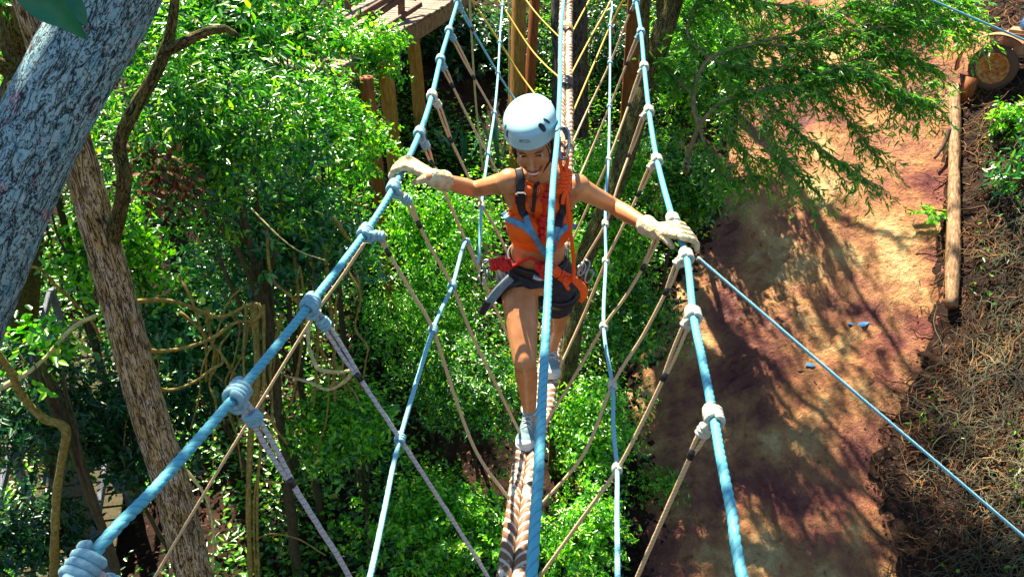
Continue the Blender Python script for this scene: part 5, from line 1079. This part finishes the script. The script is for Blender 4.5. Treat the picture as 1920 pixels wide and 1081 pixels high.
def ring_link(name, c, n, L_, W_, r, m, par=None, up=None, **k):
    """oval metal ring (carabiner) centred c, in the plane normal to n, long axis up"""
    n = V3(n).normalized(); up = V3(up or (0, 0, 1)); up = (up - n * up.dot(n)).normalized(); sx_ = up.cross(n)
    P = [c + up * (L_ * math.sin(a) * (1 + .12 * math.cos(a))) + sx_ * (W_ * math.copysign(abs(math.cos(a)) ** .7, math.cos(a)) * (1 + .18 * math.sin(a))) for a in np.linspace(0, 2 * math.pi, 28, endpoint=False)]
    mb = MB(); mb.tube([p[:] for p in P], r, 8, closed=True); o = mb.build(name, m, par, **k)
    mb = MB(); mb.cap(c + sx_ * W_ + up * -L_ * .45, c + sx_ * W_ + up * L_ * .35, r * 1.5, r * 1.5, 8); mb.build('sleeve', M_redmetal if m is M_metal and par is None else M_metal, o if par is None else par); return o
# gear on the left hip (seen left) and right hip
for (px, py, Y, m) in ((912, 500, 3.16, M_metal), (905, 520, 3.15, M_metal), (920, 512, 3.14, M_black), (1098, 500, 3.2, M_metal), (1104, 518, 3.18, M_metal), (1090, 505, 3.17, M_metal)):
    ring_link('gear_loop', at(px, py, Y), ray(px, py) + V3((.3, 0, 0)), .028, .014, .004, m, harness, up=(.2 * (1 if px > 1000 else -1), 0, 1))
tubeobj('gear_loop', [at(925, 488, 3.2), at(905, 498, 3.18), at(902, 530, 3.17), at(905, 548, 3.16)], .005, M_black, harness)
tubeobj('webbing_tail', [at(903, 545, 3.15), at(901, 558, 3.15)], .010, M_redmetal, harness, label=None) if False else None

def knotted(name, label, paths, r, m, coils=(), cat='cord', group=None):
    root = empty(name, paths[0][0], label=label, cat=cat, group=group); mb = MB()
    for P in paths: Q = spline(P, step=.006); mb.tube(Q, r, 8, lobes=3, pitch=.03, amp=.1)
    mb.build('cord', m, root)
    for (c, ax_, R, rr, tn, pt) in coils: mb = MB(); mb.coil(c, ax_, R, rr, tn, pt, 7, wob=.12); mb.build('knot', m, root)
    return root
# red cord: bunched left, tied in at the waist, red chain up the chest
kL = at(932, 494, 3.10); kC = S(1014, 488, .04)
knotted('red_cord', 'red cord bunched on the climber\'s hip and tied at the waist', [[kL, at(950, 497, 3.08), S(965, 497, .03), S(980, 484, .03), S(998, 476, .03), kC],
    [kC, at(1004, 496, 3.04), at(1012, 506, 3.04), at(1020, 498, 3.03), kC + V3((.01, -.02, .01))]], .0075, M_redrope,
    [(kL, (1, .2, 0), .020, .0085, 4, .014), (at(948, 497, 3.09), (.9, 0, .3), .017, .0085, 3, .014), (kC, (.3, -.1, 1), .020, .009, 3.2, .012), (kC + V3((.01, 0, -.03)), (1, 0, .2), .017, .009, 2.2, .012)])
P0 = [S(1026, 345, .03), S(1020, 375, .03), S(1019, 400, .03), S(1013, 420, .03), S(1008, 440, .03)]
cs = [(P0[0].lerp(P0[1], t), (.2, 0, 1), .011, .007, 2, .010) for t in (.1, .5, .9)] + [(P0[2].lerp(P0[3], t), (.2, 0, 1), .012, .007, 2, .010) for t in (.0, .6)] + [(P0[3].lerp(P0[4], t), (.2, 0, 1), .011, .007, 2, .010) for t in (.3, .8)]
knotted('red_cord', 'dark red chained cord hanging down the middle of the orange top', [P0], .007, M_redrope, cs)
# orange lanyard: carabiner on the cable, knot beside the neck, long leg to the waist knot
cb = V3(tangent(spline(pxs(SCb), step=.01), at(1046, 247, 2.95))[0])
c1 = at(1056, 262, 2.97); top_ = at(1055, 250, 2.96)
ring_link('carabiner', at(1057, 268, 2.97), ray(1057, 268) + V3((.6, 0, 0)), .058, .022, .0062, M_metal, None, up=(-.25, 0, 1), label='steel and red carabiner clipping the climber to the safety cable', cat='carabiner')
tubeobj('cable_hook', [at(1043, 246, 2.93), at(1048, 241, 2.97), at(1056, 242, 2.99), at(1061, 251, 2.99), at(1063, 262, 2.98)], .0065, M_greyw, None).update_tag()
o = [x for x in COL.objects if x.name.startswith('cable_hook')][0]; tag(o, 'dark hook shaped link laid over the safety cable above the carabiner', 'hook')
kO = at(1060, 345, 2.98); kW = S(1048, 515, .05)
knotted('orange_lanyard', 'bright orange rope lanyard from the carabiner beside the neck down to the waist',
    [[at(1056, 287, 2.98), at(1050, 300, 2.98), at(1054, 320, 2.98), kO, at(1064, 380, 2.98), at(1068, 420, 3.0), at(1074, 470, 3.02), at(1076, 512, 3.05), at(1073, 524, 3.06), kW + V3((.03, 0, -.01)), kW, S(1038, 500, .04), S(1030, 492, .03)],
     [at(1056, 287, 2.98), at(1064, 296, 2.97), at(1062, 318, 2.97), kO + V3((.006, 0, 0)), at(1056, 372, 2.97), at(1055, 382, 2.97)],
     [kW, at(1058, 528, 3.0), at(1066, 542, 3.0)]], .0078, M_orrope,
    [(at(1060, 340, 2.98), (.05, 0, 1), .016, .0085, 5, .015), (at(1060, 325, 2.98), (.3, 0, 1), .013, .008, 2.5, .013), (kW, (.8, 0, -.6), .017, .0085, 4, .014), (at(1042, 508, 3.05), (.6, 0, -.7), .015, .008, 2.5, .013)])
